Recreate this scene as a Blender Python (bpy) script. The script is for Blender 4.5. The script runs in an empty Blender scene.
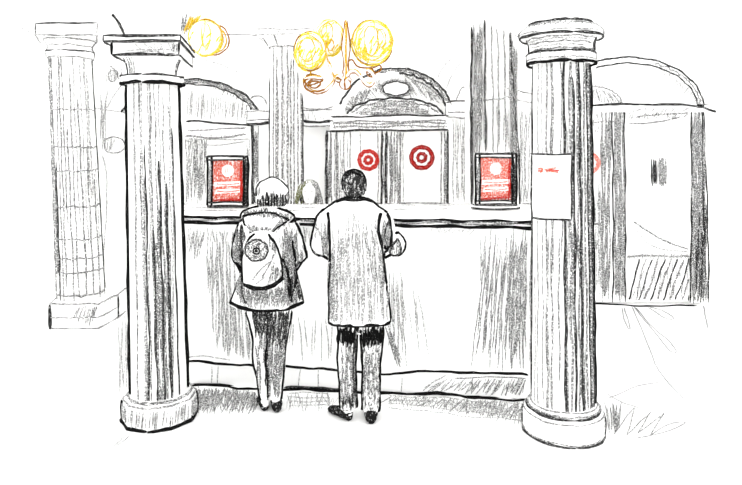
import bpy, bmesh, math, random
from mathutils import Vector
from mathutils.bvhtree import BVHTree

random.seed(11)
PI = math.pi
SC = bpy.context.scene
COL = SC.collection

# ------------------------------------------------------------------ camera, world, exposure
F = 620.0            # focal length in pixels of the 742 px wide frame
H = 1.958            # eye height
HX, HY = 371.0, 140.0  # principal column, horizon row
cam = bpy.data.cameras.new('camera')
cam.sensor_width = 36.0
cam.lens = F / 742.0 * 36.0
cam.shift_y = -(242.5 - HY) / 742.0
cam.clip_end = 60
camo = bpy.data.objects.new('camera', cam)
camo.location = (0, 0, H)
camo.rotation_euler = (PI / 2, 0, 0)
COL.objects.link(camo)
SC.camera = camo

w = bpy.data.worlds.new('white_daylight')
SC.world = w
w.use_nodes = True
bg = w.node_tree.nodes['Background']
bg.inputs[0].default_value = (1.0, 1.0, 0.995, 1)
bg.inputs[1].default_value = 1.0
SC.view_settings.view_transform = 'Standard'
SC.view_settings.look = 'None'
SC.view_settings.gamma = 1.0
SC.view_settings.exposure = 1.0
SC.cycles.max_bounces = 10
SC.cycles.diffuse_bounces = 8

# ------------------------------------------------------------------ materials
PAPER = (0.965, 0.965, 0.96)
_M = {}


def _probit(p):
    t = math.sqrt(-2 * math.log(min(p, 1 - p)))
    z = t - (2.30753 + .27061 * t) / (1 + .99229 * t + .04481 * t * t)
    return z if p > .5 else -z


def pencil(name, col, cover, scale, paper=PAPER, stretch=None, soft=.08):
    """A matt surface of paper with a grain of pencil on it, fixed to the place."""
    m = bpy.data.materials.new(name)
    m.use_nodes = True
    nt = m.node_tree
    b = nt.nodes['Principled BSDF']
    b.inputs['Roughness'].default_value = 1.0
    b.inputs['Specular IOR Level'].default_value = 0.0
    if cover >= 1:
        b.inputs['Base Color'].default_value = (*col, 1)
        return m
    g = nt.nodes.new('ShaderNodeNewGeometry')
    src = g.outputs['Position']
    if stretch:
        mp = nt.nodes.new('ShaderNodeMapping')
        mp.inputs['Scale'].default_value = stretch
        nt.links.new(src, mp.inputs['Vector'])
        src = mp.outputs['Vector']
    n = nt.nodes.new('ShaderNodeTexNoise')
    n.inputs['Scale'].default_value = scale
    n.inputs['Detail'].default_value = 2.0
    n.inputs['Roughness'].default_value = .65
    nt.links.new(src, n.inputs['Vector'])
    r = nt.nodes.new('ShaderNodeValToRGB')
    t = .5 + .125 * _probit(cover)
    e = r.color_ramp.elements
    e[0].position = max(0, t - soft)
    e[0].color = (*col, 1)
    e[1].position = min(1, t + soft)
    e[1].color = (*paper, 1)
    nt.links.new(n.outputs['Fac'], r.inputs['Fac'])
    nt.links.new(r.outputs['Color'], b.inputs['Base Color'])
    return m


KINDS = {
    'faint': ((.26, .26, .26), .9), 'light': ((.20, .20, .20), .62), 'mid': ((.10, .10, .10), .70), 'dark': ((.022, .022, .022), .90), 'black': ((.007, .007, .007), .975),
    'yellow': ((.72, .56, .015), .85), 'gold': ((.60, .33, .008), .88), 'brown': ((.27, .10, .008), .92),
    'red': ((.52, .03, .022), .92), 'deepred': ((.29, .012, .012), .93), 'orange': ((.66, .12, .07), .75),
    'olive': ((.10, .11, .03), .80),
}


def M(kind, far=False):
    key = (kind, far)
    if key not in _M:
        if kind == 'paper':
            _M[key] = pencil('white_paper', PAPER, 1, 1)
        else:
            c, cov = KINDS[kind]
            _M[key] = pencil('pencil_' + kind + ('_fine' if not far else '_broad'), c, cov, 85 if far else 125)
    return _M[key]


def MC(name, col, cover, scale=60, stretch=(1, 1, .3)):
    if name not in _M:
        _M[name] = pencil(name, col, cover, scale, stretch=stretch)
    return _M[name]


# ------------------------------------------------------------------ pixels and points
def at(x, y, Y):
    return Vector(((x - HX) / F * Y, Y, H - (y - HY) / F * Y))


def on_floor(x, y):
    p = at(x, y, F * H / (y - HY))
    return p


def on_plane(Y):
    return lambda x, y: at(x, y, Y)


def wob(n, amp, wl):
    """n smooth random offsets; wl = samples per wave"""
    a, b = random.uniform(0, 6.3), random.uniform(0, 6.3)
    k1, k2 = 6.283 / (wl * random.uniform(.8, 1.3)), 6.283 / (wl * random.uniform(.3, .5))
    return [amp * (.75 * math.sin(a + k1 * i) + .35 * math.sin(b + k2 * i)) for i in range(n)]


def resample(pts, step):
    out = [pts[0]]
    for p, q in zip(pts, pts[1:]):
        L = (q - p).length
        k = max(1, int(round(L / step)))
        out += [p.lerp(q, i / k) for i in range(1, k + 1)]
    return out


def smooth(pts, it=2):
    """Chaikin corner cutting, ends kept."""
    for _ in range(it):
        o = [pts[0]]
        for p, q in zip(pts, pts[1:]):
            o += [p.lerp(q, .25), p.lerp(q, .75)]
        o.append(pts[-1])
        pts = o
    return pts


# ------------------------------------------------------------------ mesh builder
class MB:
    def __init__(self):
        self.v, self.f, self.m, self.mats, self.sm = [], [], [], [], []

    def mi(self, mat):
        if mat not in self.mats:
            self.mats.append(mat)
        return self.mats.index(mat)

    def add(self, verts, faces, mat, sm=False):
        o, i = len(self.v), self.mi(mat)
        self.v += [tuple(p) for p in verts]
        for f in faces:
            self.f.append([o + k for k in f])
            self.m.append(i)
            self.sm.append(sm)

    def box(self, x0, x1, y0, y1, z0, z1, mat):
        v = [(x, y, z) for z in (z0, z1) for y in (y0, y1) for x in (x0, x1)]
        self.add(v, [(0, 2, 3, 1), (4, 5, 7, 6), (0, 1, 5, 4), (2, 6, 7, 3), (0, 4, 6, 2), (1, 3, 7, 5)], mat)

    def prism(self, bottom, top, mat):
        """two matching loops"""
        n = len(bottom)
        self.add(list(bottom) + list(top), [tuple(range(n))[::-1], tuple(range(n, 2 * n))] + [(i, (i + 1) % n, n + (i + 1) % n, n + i) for i in range(n)], mat)

    def loft(self, rings, mat, cap=True, sm=True):
        n = len(rings[0])
        v, f = [], []
        for r in rings:
            v += r
        for k in range(len(rings) - 1):
            for i in range(n):
                a, b = k * n + i, k * n + (i + 1) % n
                f.append((a, b, b + n, a + n))
        if cap:
            f.append(tuple(range(n))[::-1])
            f.append(tuple((len(rings) - 1) * n + i for i in range(n)))
        self.add(v, f, mat, sm)

    def lathe(self, c, prof, mat, n=48, sm=True, closed=True):
        """c(z)->(x,y) or a tuple; prof = [(r,z)...] bottom to top"""
        rings = []
        for r, z in prof:
            x, y = c(z) if callable(c) else c
            rings.append([(x + r * math.sin(6.28318 * i / n), y - r * math.cos(6.28318 * i / n), z) for i in range(n)])
        self.loft(rings, mat, closed, sm)

    def tube(self, pts, rad, mat, n=5, sm=True, taper=True):
        if len(pts) < 2:
            return
        rings = []
        N = len(pts)
        up = Vector((0.13, -.97, .2))
        for i, p in enumerate(pts):
            d = (pts[min(i + 1, N - 1)] - pts[max(i - 1, 0)])
            if d.length < 1e-9:
                d = Vector((0, 0, 1))
            d.normalize()
            s = d.cross(up)
            if s.length < .05:
                s = d.cross(Vector((1, 0, 0)))
            s.normalize()
            t = s.cross(d)
            r = rad[i] if isinstance(rad, (list, tuple)) else rad
            if taper and i in (0, N - 1):
                r *= .45
            rings.append([p + s * (r * math.cos(6.28318 * k / n)) + t * (r * math.sin(6.28318 * k / n)) for k in range(n)])
        self.loft(rings, mat, True, sm)

    def stroke(self, px, proj, width, mat, amp=.6, step=7, curve=True):
        """a pencil stroke through picture points laid onto a surface by proj"""
        pts = [Vector((a, b)) for a, b in px]
        if curve and len(pts) > 2:
            pts = smooth(pts, 2)
        pts = resample(pts, step)
        n = len(pts)
        wx, wy, ww = wob(n, amp, 9), wob(n, amp, 9), wob(n, .22, 6)
        out, rad = [], []
        for i, p in enumerate(pts):
            q = proj(p.x + wx[i], p.y + wy[i])
            if q is None:
                continue
            out.append(q)
            rad.append((width * (1 + ww[i]) * .92 + .45) * .5 * q.y / F)
        self.tube(out, rad, mat, 4)

    def line3(self, pts, r, mat, amp=.004, step=.05, closed=False, wl=9):
        """a drawn line in space: polyline pts, radius r"""
        pts = resample([Vector(p) for p in pts], step)
        n = len(pts)
        a, b, c, ww = wob(n, amp, wl), wob(n, amp, wl), wob(n, amp, wl), wob(n, .22, 6)
        self.tube([p + Vector((a[i], b[i], c[i])) for i, p in enumerate(pts)], [(r + .0012) * (1 + ww[i]) for i in range(n)], mat, 5)

    def hatch(self, quad, proj, n, width, mat, jit=1.2, trim=.12, skip=0., amp=.8, step=9):
        """strokes running from the first edge (a-b) to the second (d-c) of a picture quad a,b,c,d"""
        a, b, c, d = [Vector(q) for q in quad]
        for i in range(n):
            if random.random() < skip:
                continue
            t = (i + .5) / n
            p, q = a.lerp(b, t), d.lerp(c, t)
            u0, u1 = random.uniform(0, trim), 1 - random.uniform(0, trim)
            p, q = p.lerp(q, u0), p.lerp(q, u1)
            j = Vector((random.gauss(0, jit), 0))
            k = Vector((random.gauss(0, jit), 0))
            self.stroke([p + j, q + k], proj, width * random.uniform(.7, 1.3), mat, amp, step)

    def build(self, name, parent=None):
        me = bpy.data.meshes.new(name)
        me.from_pydata(self.v, [], self.f)
        for m in self.mats:
            me.materials.append(m)
        me.polygons.foreach_set('material_index', self.m)
        me.polygons.foreach_set('use_smooth', self.sm)
        me.update()
        o = bpy.data.objects.new(name, me)
        COL.objects.link(o)
        if parent:
            o.parent = parent
        return o

    def remeshed(self, voxel, mat, relax=2):
        """one continuous skin round everything added so far: (new builder, BVH)"""
        me = bpy.data.meshes.new('tmp')
        me.from_pydata(self.v, [], self.f)
        o = bpy.data.objects.new('tmp', me)
        COL.objects.link(o)
        r = o.modifiers.new('r', 'REMESH')
        r.mode = 'VOXEL'
        r.voxel_size = voxel
        s = o.modifiers.new('s', 'SMOOTH')
        s.iterations = relax
        s.factor = .5
        dg = bpy.context.evaluated_depsgraph_get()
        ev = o.evaluated_get(dg)
        m2 = ev.to_mesh()
        v = [tuple(p.co) for p in m2.vertices]
        f = [tuple(p.vertices) for p in m2.polygons]
        ev.to_mesh_clear()
        bpy.data.objects.remove(o)
        bpy.data.meshes.remove(me)
        nb = MB()
        nb.add(v, f, mat, True)
        return nb, BVHTree.FromPolygons(v, f)


def tag(o, label=None, cat=None, group=None, kind=None):
    for k, v in (('label', label), ('category', cat), ('group', group), ('kind', kind)):
        if v:
            o[k] = v
    return o


def empty(name, loc=(0, 0, 0)):
    """an Empty at the thing's base; its parts are built in world space and hung on it by hang()"""
    e = bpy.data.objects.new(name, None)
    e.empty_display_size = .1
    e.location = loc
    COL.objects.link(e)
    return e


def hang(child, parent):
    child.parent = parent
    child.matrix_parent_inverse = parent.matrix_basis.inverted()
    return child


P = M('paper')

# ------------------------------------------------------------------ floor and back wall
WY = 7.45
b = MB()
b.box(-7, 7, .4, 8.2, -.1, 0, P)
fl = on_floor
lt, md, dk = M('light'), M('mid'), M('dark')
# contact shade of the counter, drawn in as hatching along its foot
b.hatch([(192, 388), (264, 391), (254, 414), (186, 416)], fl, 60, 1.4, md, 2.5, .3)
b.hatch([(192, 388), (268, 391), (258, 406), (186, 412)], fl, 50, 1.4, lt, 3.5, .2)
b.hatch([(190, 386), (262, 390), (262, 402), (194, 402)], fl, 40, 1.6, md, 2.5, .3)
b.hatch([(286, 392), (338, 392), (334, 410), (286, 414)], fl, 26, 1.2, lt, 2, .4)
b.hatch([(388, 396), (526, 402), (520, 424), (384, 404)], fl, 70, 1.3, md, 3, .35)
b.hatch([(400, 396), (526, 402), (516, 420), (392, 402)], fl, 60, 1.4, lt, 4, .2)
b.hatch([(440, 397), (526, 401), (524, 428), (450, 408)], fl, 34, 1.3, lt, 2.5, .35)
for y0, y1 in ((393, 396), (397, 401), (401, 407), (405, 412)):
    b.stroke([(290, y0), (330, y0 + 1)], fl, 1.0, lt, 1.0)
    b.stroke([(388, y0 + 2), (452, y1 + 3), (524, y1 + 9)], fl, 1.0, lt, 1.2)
# left of the left column
b.hatch([(119, 309), (130, 305), (127, 392), (119, 398)], fl, 8, .9, lt, 1.5, .3)
b.hatch([(124, 434), (142, 436), (130, 446), (112, 447)], fl, 8, .9, lt, 1.0, .2)
b.stroke([(118, 304), (131, 299)], fl, 1.4, md)
# right of the right column
b.hatch([(602, 402), (624, 404), (619, 432), (608, 438)], fl, 12, 1.2, md, 1.2, .2)
b.stroke([(622, 402), (614, 434), (634, 408), (627, 436), (650, 412), (638, 434), (664, 413), (650, 436)], fl, 1.1, md, .6, 5, False)
b.stroke([(650, 436), (665, 424), (691, 421), (668, 432), (636, 438)], fl, .9, M('faint'))
b.stroke([(608, 399), (634, 386), (660, 383)], fl, .9, M('faint'))
b.stroke([(606, 394), (622, 402), (640, 409)], fl, .9, M('faint'))
b.stroke([(632, 307), (648, 345), (660, 375), (684, 399)], fl, .9, M('faint'))
b.stroke([(634, 306), (652, 330), (670, 352), (678, 353), (668, 340), (650, 325), (636, 308)], fl, .9, M('faint'))
b.stroke([(648, 308), (664, 318), (676, 320), (664, 311), (650, 307)], fl, .9, M('faint'))
b.stroke([(622, 308), (626, 325), (630, 332), (629, 320), (624, 308)], fl, .9, M('faint'))
b.stroke([(704, 306), (705, 318), (708, 328)], fl, .9, M('faint'))
b.stroke([(591, 304), (640, 306.5), (697, 306)], fl, 2.2, M('black'))
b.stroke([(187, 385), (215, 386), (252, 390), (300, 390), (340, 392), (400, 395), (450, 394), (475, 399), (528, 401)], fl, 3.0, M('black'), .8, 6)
b.stroke([(590, 300), (650, 300), (726, 299)], fl, 1.0, md, .8)
b.stroke([(722, 294), (722, 303)], fl, 1.0, md, .2)
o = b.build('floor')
tag(o, 'white floor with faint pencilled petals, hatching and pencilled shade along the counter', 'floor', None, 'structure')

fm, fd, fk = M('light', True), M('mid', True), M('dark', True)
b = MB()
b.box(-6, 6, WY, WY + .15, 0, 4.4, P)
wp = on_plane(WY)
# loose marks between the columns at the left
b.hatch([(104, 70), (122, 66), (116, 84), (108, 86)], wp, 9, 1.2, fm, 1.5, .3)
b.stroke([(110, 66), (120, 72), (113, 84), (107, 76), (114, 68), (119, 80)], wp, 1.1, fd)
b.stroke([(123, 84), (112, 98), (104, 112), (108, 90)], wp, 1.0, fm)
b.hatch([(100, 90), (106, 86), (106, 150), (100, 152)], wp, 4, 1.0, fm, 1, .2)
b.stroke([(104, 140), (112, 136), (124, 140), (126, 151), (104, 154), (105, 138)], wp, 1.2, fd)
b.hatch([(106, 138), (116, 138), (112, 152), (104, 152)], wp, 7, 1.1, fm, 1, .2)
b.stroke([(102, 155), (108, 175), (106, 220), (103, 260), (106, 290)], wp, 1.0, fm)
b.stroke([(52, 109), (80, 108), (110, 110), (139, 114)], wp, .9, fm)
b.stroke([(112, 14), (119, 22), (124, 34), (127, 45)], wp, 2.6, fk, .3)
b.stroke([(20, 27), (30, 32), (38, 38)], wp, .9, fm)
b.hatch([(182, 14), (190, 13), (185, 34), (181, 36)], wp, 5, 1.3, fd, .8, .2)
b.stroke([(194, 33), (225, 34), (262, 36), (276, 38)], wp, 1.1, fd)
b.stroke([(205, 60), (225, 66), (238, 72)], wp, .6, fm)
# above the pier right of the middle doors
b.stroke([(438, 78), (444, 64), (456, 55)], wp, .7, fm)
b.stroke([(447, 88), (452, 72), (463, 61)], wp, .7, fm)
b.stroke([(457, 100), (459, 90), (466, 86), (470, 92), (472, 99)], wp, 1.0, fd)
# light hatching inside the left arch and below it
b.hatch([(186, 88), (254, 104), (252, 120), (186, 119)], wp, 30, 1.0, fm, .8, .15)
b.hatch([(186, 128), (206, 132), (204, 205), (186, 205)], wp, 12, 1.2, fm, .9, .15)
b.hatch([(192, 138), (206, 138), (204, 200), (193, 200)], wp, 8, 1.2, fd, .9, .25)
b.stroke([(186, 141), (205, 146), (246, 142)], wp, 1.0, fm)
b.hatch([(246, 140), (252, 140), (252, 204), (247, 204)], wp, 4, 1.0, fm, .8, .15)
o = b.build('wall_back')
tag(o, 'white back wall with loose pencil marks', 'wall', None, 'structure')


def wbox(b, x0, x1, y0, y1, Y0, Y1, mat=P):
    """box whose front face at depth Y0 covers the picture box; it runs back to Y1"""
    a, c = at(x0, y1, Y0), at(x1, y0, Y0)
    b.box(a.x, c.x, Y0, Y1, a.z, c.z, mat)


def arch_band(b, cx, hw, yb, yt, thick, Y0, Y1, mat=P, a0=0., a1=PI, n=28):
    """half-elliptic arch moulding of picture half-width hw, springing at row yb, crown at row yt"""
    rings = []
    for i in range(n + 1):
        t = a0 + (a1 - a0) * i / n
        r = []
        for k, Yd in ((0, Y0), (1, Y0), (1, Y1), (0, Y1)):
            h, v = hw - k * thick, (yb - yt) - k * thick
            p = at(cx + h * math.cos(t), yb - v * math.sin(t), Y0)
            r.append((p.x, Yd, p.z))
        rings.append(r)
    b.loft(rings, mat, True, False)


def arch_px(cx, hw, yb, yt, a0, a1, n=14):
    return [(cx + hw * math.cos(a0 + (a1 - a0) * i / n), yb - (yb - yt) * math.sin(a0 + (a1 - a0) * i / n)) for i in range(n + 1)]


# left arch, its lintel and its pier
Yr = WY - .12
pr = on_plane(Yr)
b = MB()
arch_band(b, 190, 70, 121, 79, 6, Yr, WY)
for dw, m_, ww in ((0, fk, 2.2), (1.5, fd, 1.6), (3, fd, 2), (5, fk, 1.4)):
    b.stroke(arch_px(190, 70 - dw, 121, 79 + dw, .25, PI - .2), pr, ww, m_, .7)
b.hatch([(205, 80), (250, 98), (246, 104), (205, 85)], pr, 22, 1.3, fd, 1, .2)
o = b.build('trim_1')
tag(o, 'pencil drawn arch moulding behind the left column', 'arch', None, 'structure')
b = MB()
wbox(b, 124, 262, 121, 139, WY - .1, WY)
pl = on_plane(WY - .1)
b.stroke([(186, 121), (220, 123), (262, 125)], pl, 2.0, fk, .8)
b.stroke([(188, 130), (215, 130), (246, 127)], pl, 1.3, fd, .8)
b.stroke([(186, 136), (215, 138), (246, 135)], pl, 2.0, fd, .9)
b.hatch([(188, 134), (244, 133), (242, 138), (190, 138)], pl, 18, 1.0, fm, 1, .2)
b.stroke([(186, 139), (220, 140), (262, 138)], pl, .9, fm)
o = b.build('trim_2')
tag(o, 'lintel below the left arch', 'lintel', None, 'structure')
b = MB()
wbox(b, 250, 272, 111, 302, WY - .14, WY)
wbox(b, 246, 276, 110, 124, WY - .2, WY)
pp = on_plane(WY - .14)
pq = on_plane(WY - .2)
b.stroke([(252, 124), (254, 150), (252, 178), (253, 206)], pp, 3.0, fk, .7)
b.hatch([(252, 125), (259, 125), (258, 200), (253, 200)], pp, 5, 1.8, fd, .7, .25)
b.stroke([(246, 112), (258, 110), (276, 113)], pq, 1.0, fd)
b.stroke([(248, 120), (262, 120), (276, 119)], pq, 1.0, fd)
b.stroke([(247, 124), (262, 124), (274, 122)], pq, 3.0, fk)
b.stroke([(246, 102), (252, 96), (262, 96), (267, 104)], wp, 1.1, fd)
b.stroke([(247, 110), (247, 124)], pq, 1.0, fd)
o = b.build('trim_3')
tag(o, 'pier at the right end of the left arch', 'pier', None, 'structure')

# cornice between middle column and centre arch
b = MB()
wbox(b, 298, 334, 106, 126, WY - .16, WY)
pc = on_plane(WY - .16)
for y0, y1, ww, m_ in ((107, 110, 1.1, fd), (111, 107, 1.0, fd), (121, 121, 2.6, fk), (125, 126, 1.4, fd)):
    b.stroke([(300, y0), (318, (y0 + y1) / 2 + 1), (333, y1)], pc, ww, m_, .6)
b.hatch([(300, 112), (332, 112), (332, 120), (300, 120)], pc, 10, .9, fm, 1, .4)
o = b.build('trim_4')
tag(o, 'short cornice beside the middle column', 'cornice', None, 'structure')

# centre arch with its oval window and inner arch
b = MB()
Ya = WY - .16
pa = on_plane(Ya)
arch_band(b, 396, 57, 116, 68, 5, Ya, WY)
b.stroke(arch_px(396, 57, 116, 68, .22, 2.9), pa, 2.0, fk, .7)
b.stroke(arch_px(396, 54, 116, 70, .3, 1.9), pa, 2.6, fd, .8)
b.stroke(arch_px(396, 51, 116, 73, .25, 1.5), pa, 2.2, fk, .8)
b.hatch([(402, 69), (448, 98), (442, 102), (402, 75)], pa, 26, 1.2, fd, 1, .2)
o = b.build('trim_5')
tag(o, 'outer arch moulding over the two middle doors', 'arch', None, 'structure')
b = MB()
Yt = WY - .06
pt = on_plane(Yt)
# tympanum slab, inner arch band
ring = [at(x, y, Yt) for x, y in arch_px(396, 53, 116, 71, 0, PI, 24)]
b.prism([(p.x, Yt, p.z) for p in ring], [(p.x, WY, p.z) for p in ring], P)
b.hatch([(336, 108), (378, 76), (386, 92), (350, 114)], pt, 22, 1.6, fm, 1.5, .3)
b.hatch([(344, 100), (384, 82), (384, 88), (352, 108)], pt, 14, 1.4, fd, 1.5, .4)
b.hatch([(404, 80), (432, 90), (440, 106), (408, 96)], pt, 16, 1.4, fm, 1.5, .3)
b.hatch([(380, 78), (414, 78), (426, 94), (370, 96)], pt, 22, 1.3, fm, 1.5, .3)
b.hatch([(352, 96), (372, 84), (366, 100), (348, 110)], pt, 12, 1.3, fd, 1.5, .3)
b.stroke([(405, 76), (425, 84), (440, 98)], pt, 1.0, fd)
o = b.build('trim_6')
tag(o, 'shaded half round panel inside the centre arch', 'panel', None, 'structure')
b = MB()
Yi = WY - .12
pi_ = on_plane(Yi)
ring = [at(x, y, Yi) for x, y in arch_px(395, 48, 116, 97, 0, PI, 24)]
b.prism([(p.x, Yi, p.z) for p in ring], [(p.x, Yt, p.z) for p in ring], P)
b.stroke(arch_px(395, 48, 116, 98, .1, PI - .1), pi_, 2.0, fk, .6)
b.stroke(arch_px(395, 44, 116, 101, .2, PI - .2), pi_, 1.6, fd, .8)
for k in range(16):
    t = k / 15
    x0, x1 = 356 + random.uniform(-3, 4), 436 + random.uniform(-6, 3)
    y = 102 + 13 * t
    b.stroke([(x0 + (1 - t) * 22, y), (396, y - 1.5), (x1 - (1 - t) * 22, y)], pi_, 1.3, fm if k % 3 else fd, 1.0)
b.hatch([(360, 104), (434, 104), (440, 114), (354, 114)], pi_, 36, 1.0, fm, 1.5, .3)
o = b.build('trim_7')
tag(o, 'dark hatched low arch above the middle doors', 'arch', None, 'structure')
b = MB()
oc = at(396, 88.5, Yt)
s_ = Yt / F
rings = []
for rr, dy in ((1.25, .0), (1.25, -.05), (1.0, -.05), (1.0, -.01)):
    rings.append([(oc.x + 12.5 * s_ * rr * math.cos(k * PI / 18), Yt + dy, oc.z + 6.5 * s_ * rr * math.sin(k * PI / 18)) for k in range(36)])
b.loft(rings, P, True, False)
for rr, m_ in ((1.08, fk), (1.22, fd), (1.34, fm)):
    b.stroke([(396 + 12.5 * rr * math.cos(k * PI / 9), 88.5 + 6.5 * rr * math.sin(k * PI / 9)) for k in range(19)], on_plane(Yt - .055 if rr < 1.3 else Yt), 1.3, m_, .5, 4)
o = b.build('window_1')
tag(o, 'small white oval window in the centre arch', 'window', None, 'structure')

b = MB()
Yl = WY - .17
pl = on_plane(Yl)
wbox(b, 330, 449, 116, 130, Yl, WY)
b.stroke([(331, 117), (380, 116), (449, 115)], pl, 1.5, fk, .7)
b.hatch([(334, 121), (446, 119), (446, 129), (334, 129)], pl, 60, 1.3, fm, 2, .2)
for y in (122, 124, 127):
    b.stroke([(334, y), (395, y - 1), (447, y - 1)], pl, 1.5, fd, 1.0)
b.stroke([(328, 131), (390, 130), (448, 130)], pl, 2.0, fk, .6)
o = b.build('trim_8')
tag(o, 'hatched lintel over the two middle doors', 'lintel', None, 'structure')


def post(n, x0, x1, y0, y1, Y0, lines, label, hat=None):
    b = MB()
    wbox(b, x0, x1, y0, y1, Y0, WY)
    pj = on_plane(Y0)
    if hat:
        for q, k, ww, m_ in hat:
            b.hatch(q, pj, k, ww, m_, .7, .12)
    for x, ww, m_ in lines:
        b.stroke([(x, y0), (x + random.uniform(-1, 1), (y0 + y1) / 2), (x, y1)], pj, ww, m_, .5)
    o = b.build('trim_%d' % n)
    tag(o, label, 'door post', None, 'structure')


def fboxb(x, y, Y):
    return at(x, y, Y)


zf = 301.5
post(9, 325, 351, 131, zf, WY - .1, [(326.5, 3, fk), (331, 1.2, fd), (337, 2.4, fd), (344, 1, fm), (350, 1, fd)], 'hatched post left of the middle doors', [([(326, 132), (331, 132), (331, 205), (326, 205)], 4, 1.6, fd), ([(334, 132), (348, 132), (348, 205), (334, 205)], 7, 1, fm)])
post(10, 381, 398, 131, zf, WY - .1, [(382, 2.0, fk), (386.5, 2.8, fk), (391, 1.8, fd), (394, 1.2, fm), (397.5, 1.4, fd)], 'dark post between the two middle doors', [([(382, 132), (397, 132), (397, 203), (383, 203)], 7, 1.1, fd)])
post(11, 443, 450, 131, zf, WY - .1, [(444.5, 1.6, fd), (448, 2.8, fk)], 'dark post right of the middle doors', [([(444, 132), (450, 132), (450, 203), (444, 203)], 7, 1.5, fd)])


def door_leaf(name, x0, x1, label, lines):
    e = empty(name, at((x0 + x1) / 2, zf, WY - .05))
    tag(e, label, 'door', None, 'structure')
    b = MB()
    wbox(b, x0, x1, 131, zf, WY - .05, WY - .01)
    pj = on_plane(WY - .05)
    for x, ww, m_ in lines:
        b.stroke([(x, 132), (x + .6, 170), (x, 204)], pj, ww, m_, .5)
    b.stroke([(x0, 203), (x1, 203)], pj, 1.2, fd, .4)
    hang(b.build('door_leaf'), e)


door_leaf('door_1', 351, 381, 'white door on the left of the middle pair', [(360, .9, fm), (378, 1, fm)])
door_leaf('door_2', 398, 443, 'white door on the right of the middle pair', [(400, 2, fd), (403, .9, fm), (441, 1.2, fd)])

# pier right of middle doors
b = MB()
wbox(b, 449, 472, 116, zf, WY - .12, WY)
wbox(b, 446, 474, 101, 117, WY - .17, WY)
pp = on_plane(WY - .12)
pq = on_plane(WY - .17)
b.hatch([(452, 119), (470, 119), (470, 205), (452, 203)], pp, 11, .9, fm, .7, .12)
b.stroke([(446, 102), (460, 101), (474, 101)], pq, 1.3, fk)
b.stroke([(446, 102), (446, 116)], pq, 1.2, fd, .3)
b.stroke([(447, 112), (460, 112), (473, 113)], pq, 1.2, fd)
b.stroke([(447, 117), (460, 118), (473, 117)], pq, 1.2, fd)
o = b.build('trim_12')
tag(o, 'pale pier between the middle doors and the red poster', 'pier', None, 'structure')

# ------------------------------------------------------------------ right doorway
Yd = WY
b = MB()
Yo = WY - .14
po = on_plane(Yo)
arch_band(b, 628, 76, 108, 57, 7, Yo, WY)
b.stroke(arch_px(628, 76, 108, 57, .02, 2.1), po, 1.7, fk, .5)
b.stroke(arch_px(628, 70, 108, 63, .05, 2.05), po, 1.5, fk, .5)
b.hatch([(655, 61), (703, 100), (697, 104), (655, 66)], po, 26, 1.2, fd, 1, .2)
b.stroke(arch_px(628, 73, 108, 60, .1, 1.2), po, 1.2, fd, .8)
o = b.build('trim_13')
tag(o, 'thin round arch over the right doorway', 'arch', None, 'structure')
b = MB()
wbox(b, 588, 704, 104, 112, Yo, WY)
b.stroke([(590, 105), (640, 104), (698, 105), (716, 112)], on_plane(Yo), 2.2, fk, .5)
b.stroke([(698, 104), (712, 104)], on_plane(Yo), 1.0, fd, .4)
b.hatch([(628, 108), (692, 107), (684, 112), (626, 112)], on_plane(Yo), 20, 1.1, fd, 2, .2)
# small hatched dome behind the column capital
ring = [at(x, y, Yo + .02) for x, y in arch_px(590, 32, 104, 86, 0, PI, 16)]
b.prism([(p.x, Yo + .02, p.z) for p in ring], [(p.x, WY, p.z) for p in ring], P)
b.hatch([(592, 88), (612, 92), (622, 103), (592, 103)], on_plane(Yo + .02), 18, 1.2, fd, 1, .1)
b.stroke(arch_px(590, 32, 104, 86, .1, 1.5), on_plane(Yo + .02), 1.3, fd, .5)
o = b.build('trim_14')
tag(o, 'lintel over the right doorway', 'lintel', None, 'structure')
b = MB()
wbox(b, 588, 627, 112, 301.6, WY - .1, WY)
pp = on_plane(WY - .1)
b.hatch([(602, 108), (612, 108), (610, 301), (600, 301)], pp, 7, 1.5, fd, .8, .08)
b.hatch([(613, 108), (625, 108), (626, 302), (614, 300)], pp, 10, 1.7, fd, .8, .03)
b.hatch([(594, 180), (602, 180), (602, 300), (594, 300)], pp, 7, 1.0, fm, .8, .2)
for x, ww, m_ in ((602, 1.2, fd), (612, 1.5, fk), (619, 1.4, fd), (624, 1.8, fk)):
    b.stroke([(x, 108), (x + 1.4, 200), (x + 1, 302)], pp, ww, m_, .7)
b.stroke([(592, 123), (606, 121), (622, 122)], pp, 1.0, fd)
b.stroke([(597, 114), (593, 122), (596, 135), (600, 124), (597, 114)], pp, .8, fm)
b.stroke([(600, 190), (598, 225), (602, 232), (594, 250)], pp, 1.0, fd)
o = b.build('trim_15')
tag(o, 'dark hatched post on the left of the right doorway', 'door post', None, 'structure')
b = MB()
wbox(b, 690, 709, 108, 303, WY - .1, WY)
b.hatch([(692, 108), (704, 108), (708, 302), (692, 303)], pp, 11, 1.7, fd, .8, .03)
for x0, x1, ww, m_ in ((691, 690, 1.6, fk), (696, 694, 1.6, fd), (702, 701, 2, fk), (703, 709, 1.6, fk)):
    b.stroke([(x0, 106), ((x0 + x1) / 2 + 1.5, 200), (x1, 303)], pp, ww, m_, .6)
b.hatch([(700, 200), (708, 200), (704, 300), (692, 303)], pp, 8, 2, fk, .8, .2)
o = b.build('trim_16')
tag(o, 'dark hatched post on the right of the right doorway', 'door post', None, 'structure')
e = empty('door_3', at(658, 301.6, WY - .05))
tag(e, 'white door in the right doorway with a hatched foot panel', 'door', None, 'structure')
b = MB()
wbox(b, 627, 690, 112, 301.6, WY - .05, WY - .01)
pd = on_plane(WY - .05)
b.hatch([(630, 110), (690, 112), (684, 118), (628, 122)], pd, 24, 1.1, fd, 2, .25)
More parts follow.
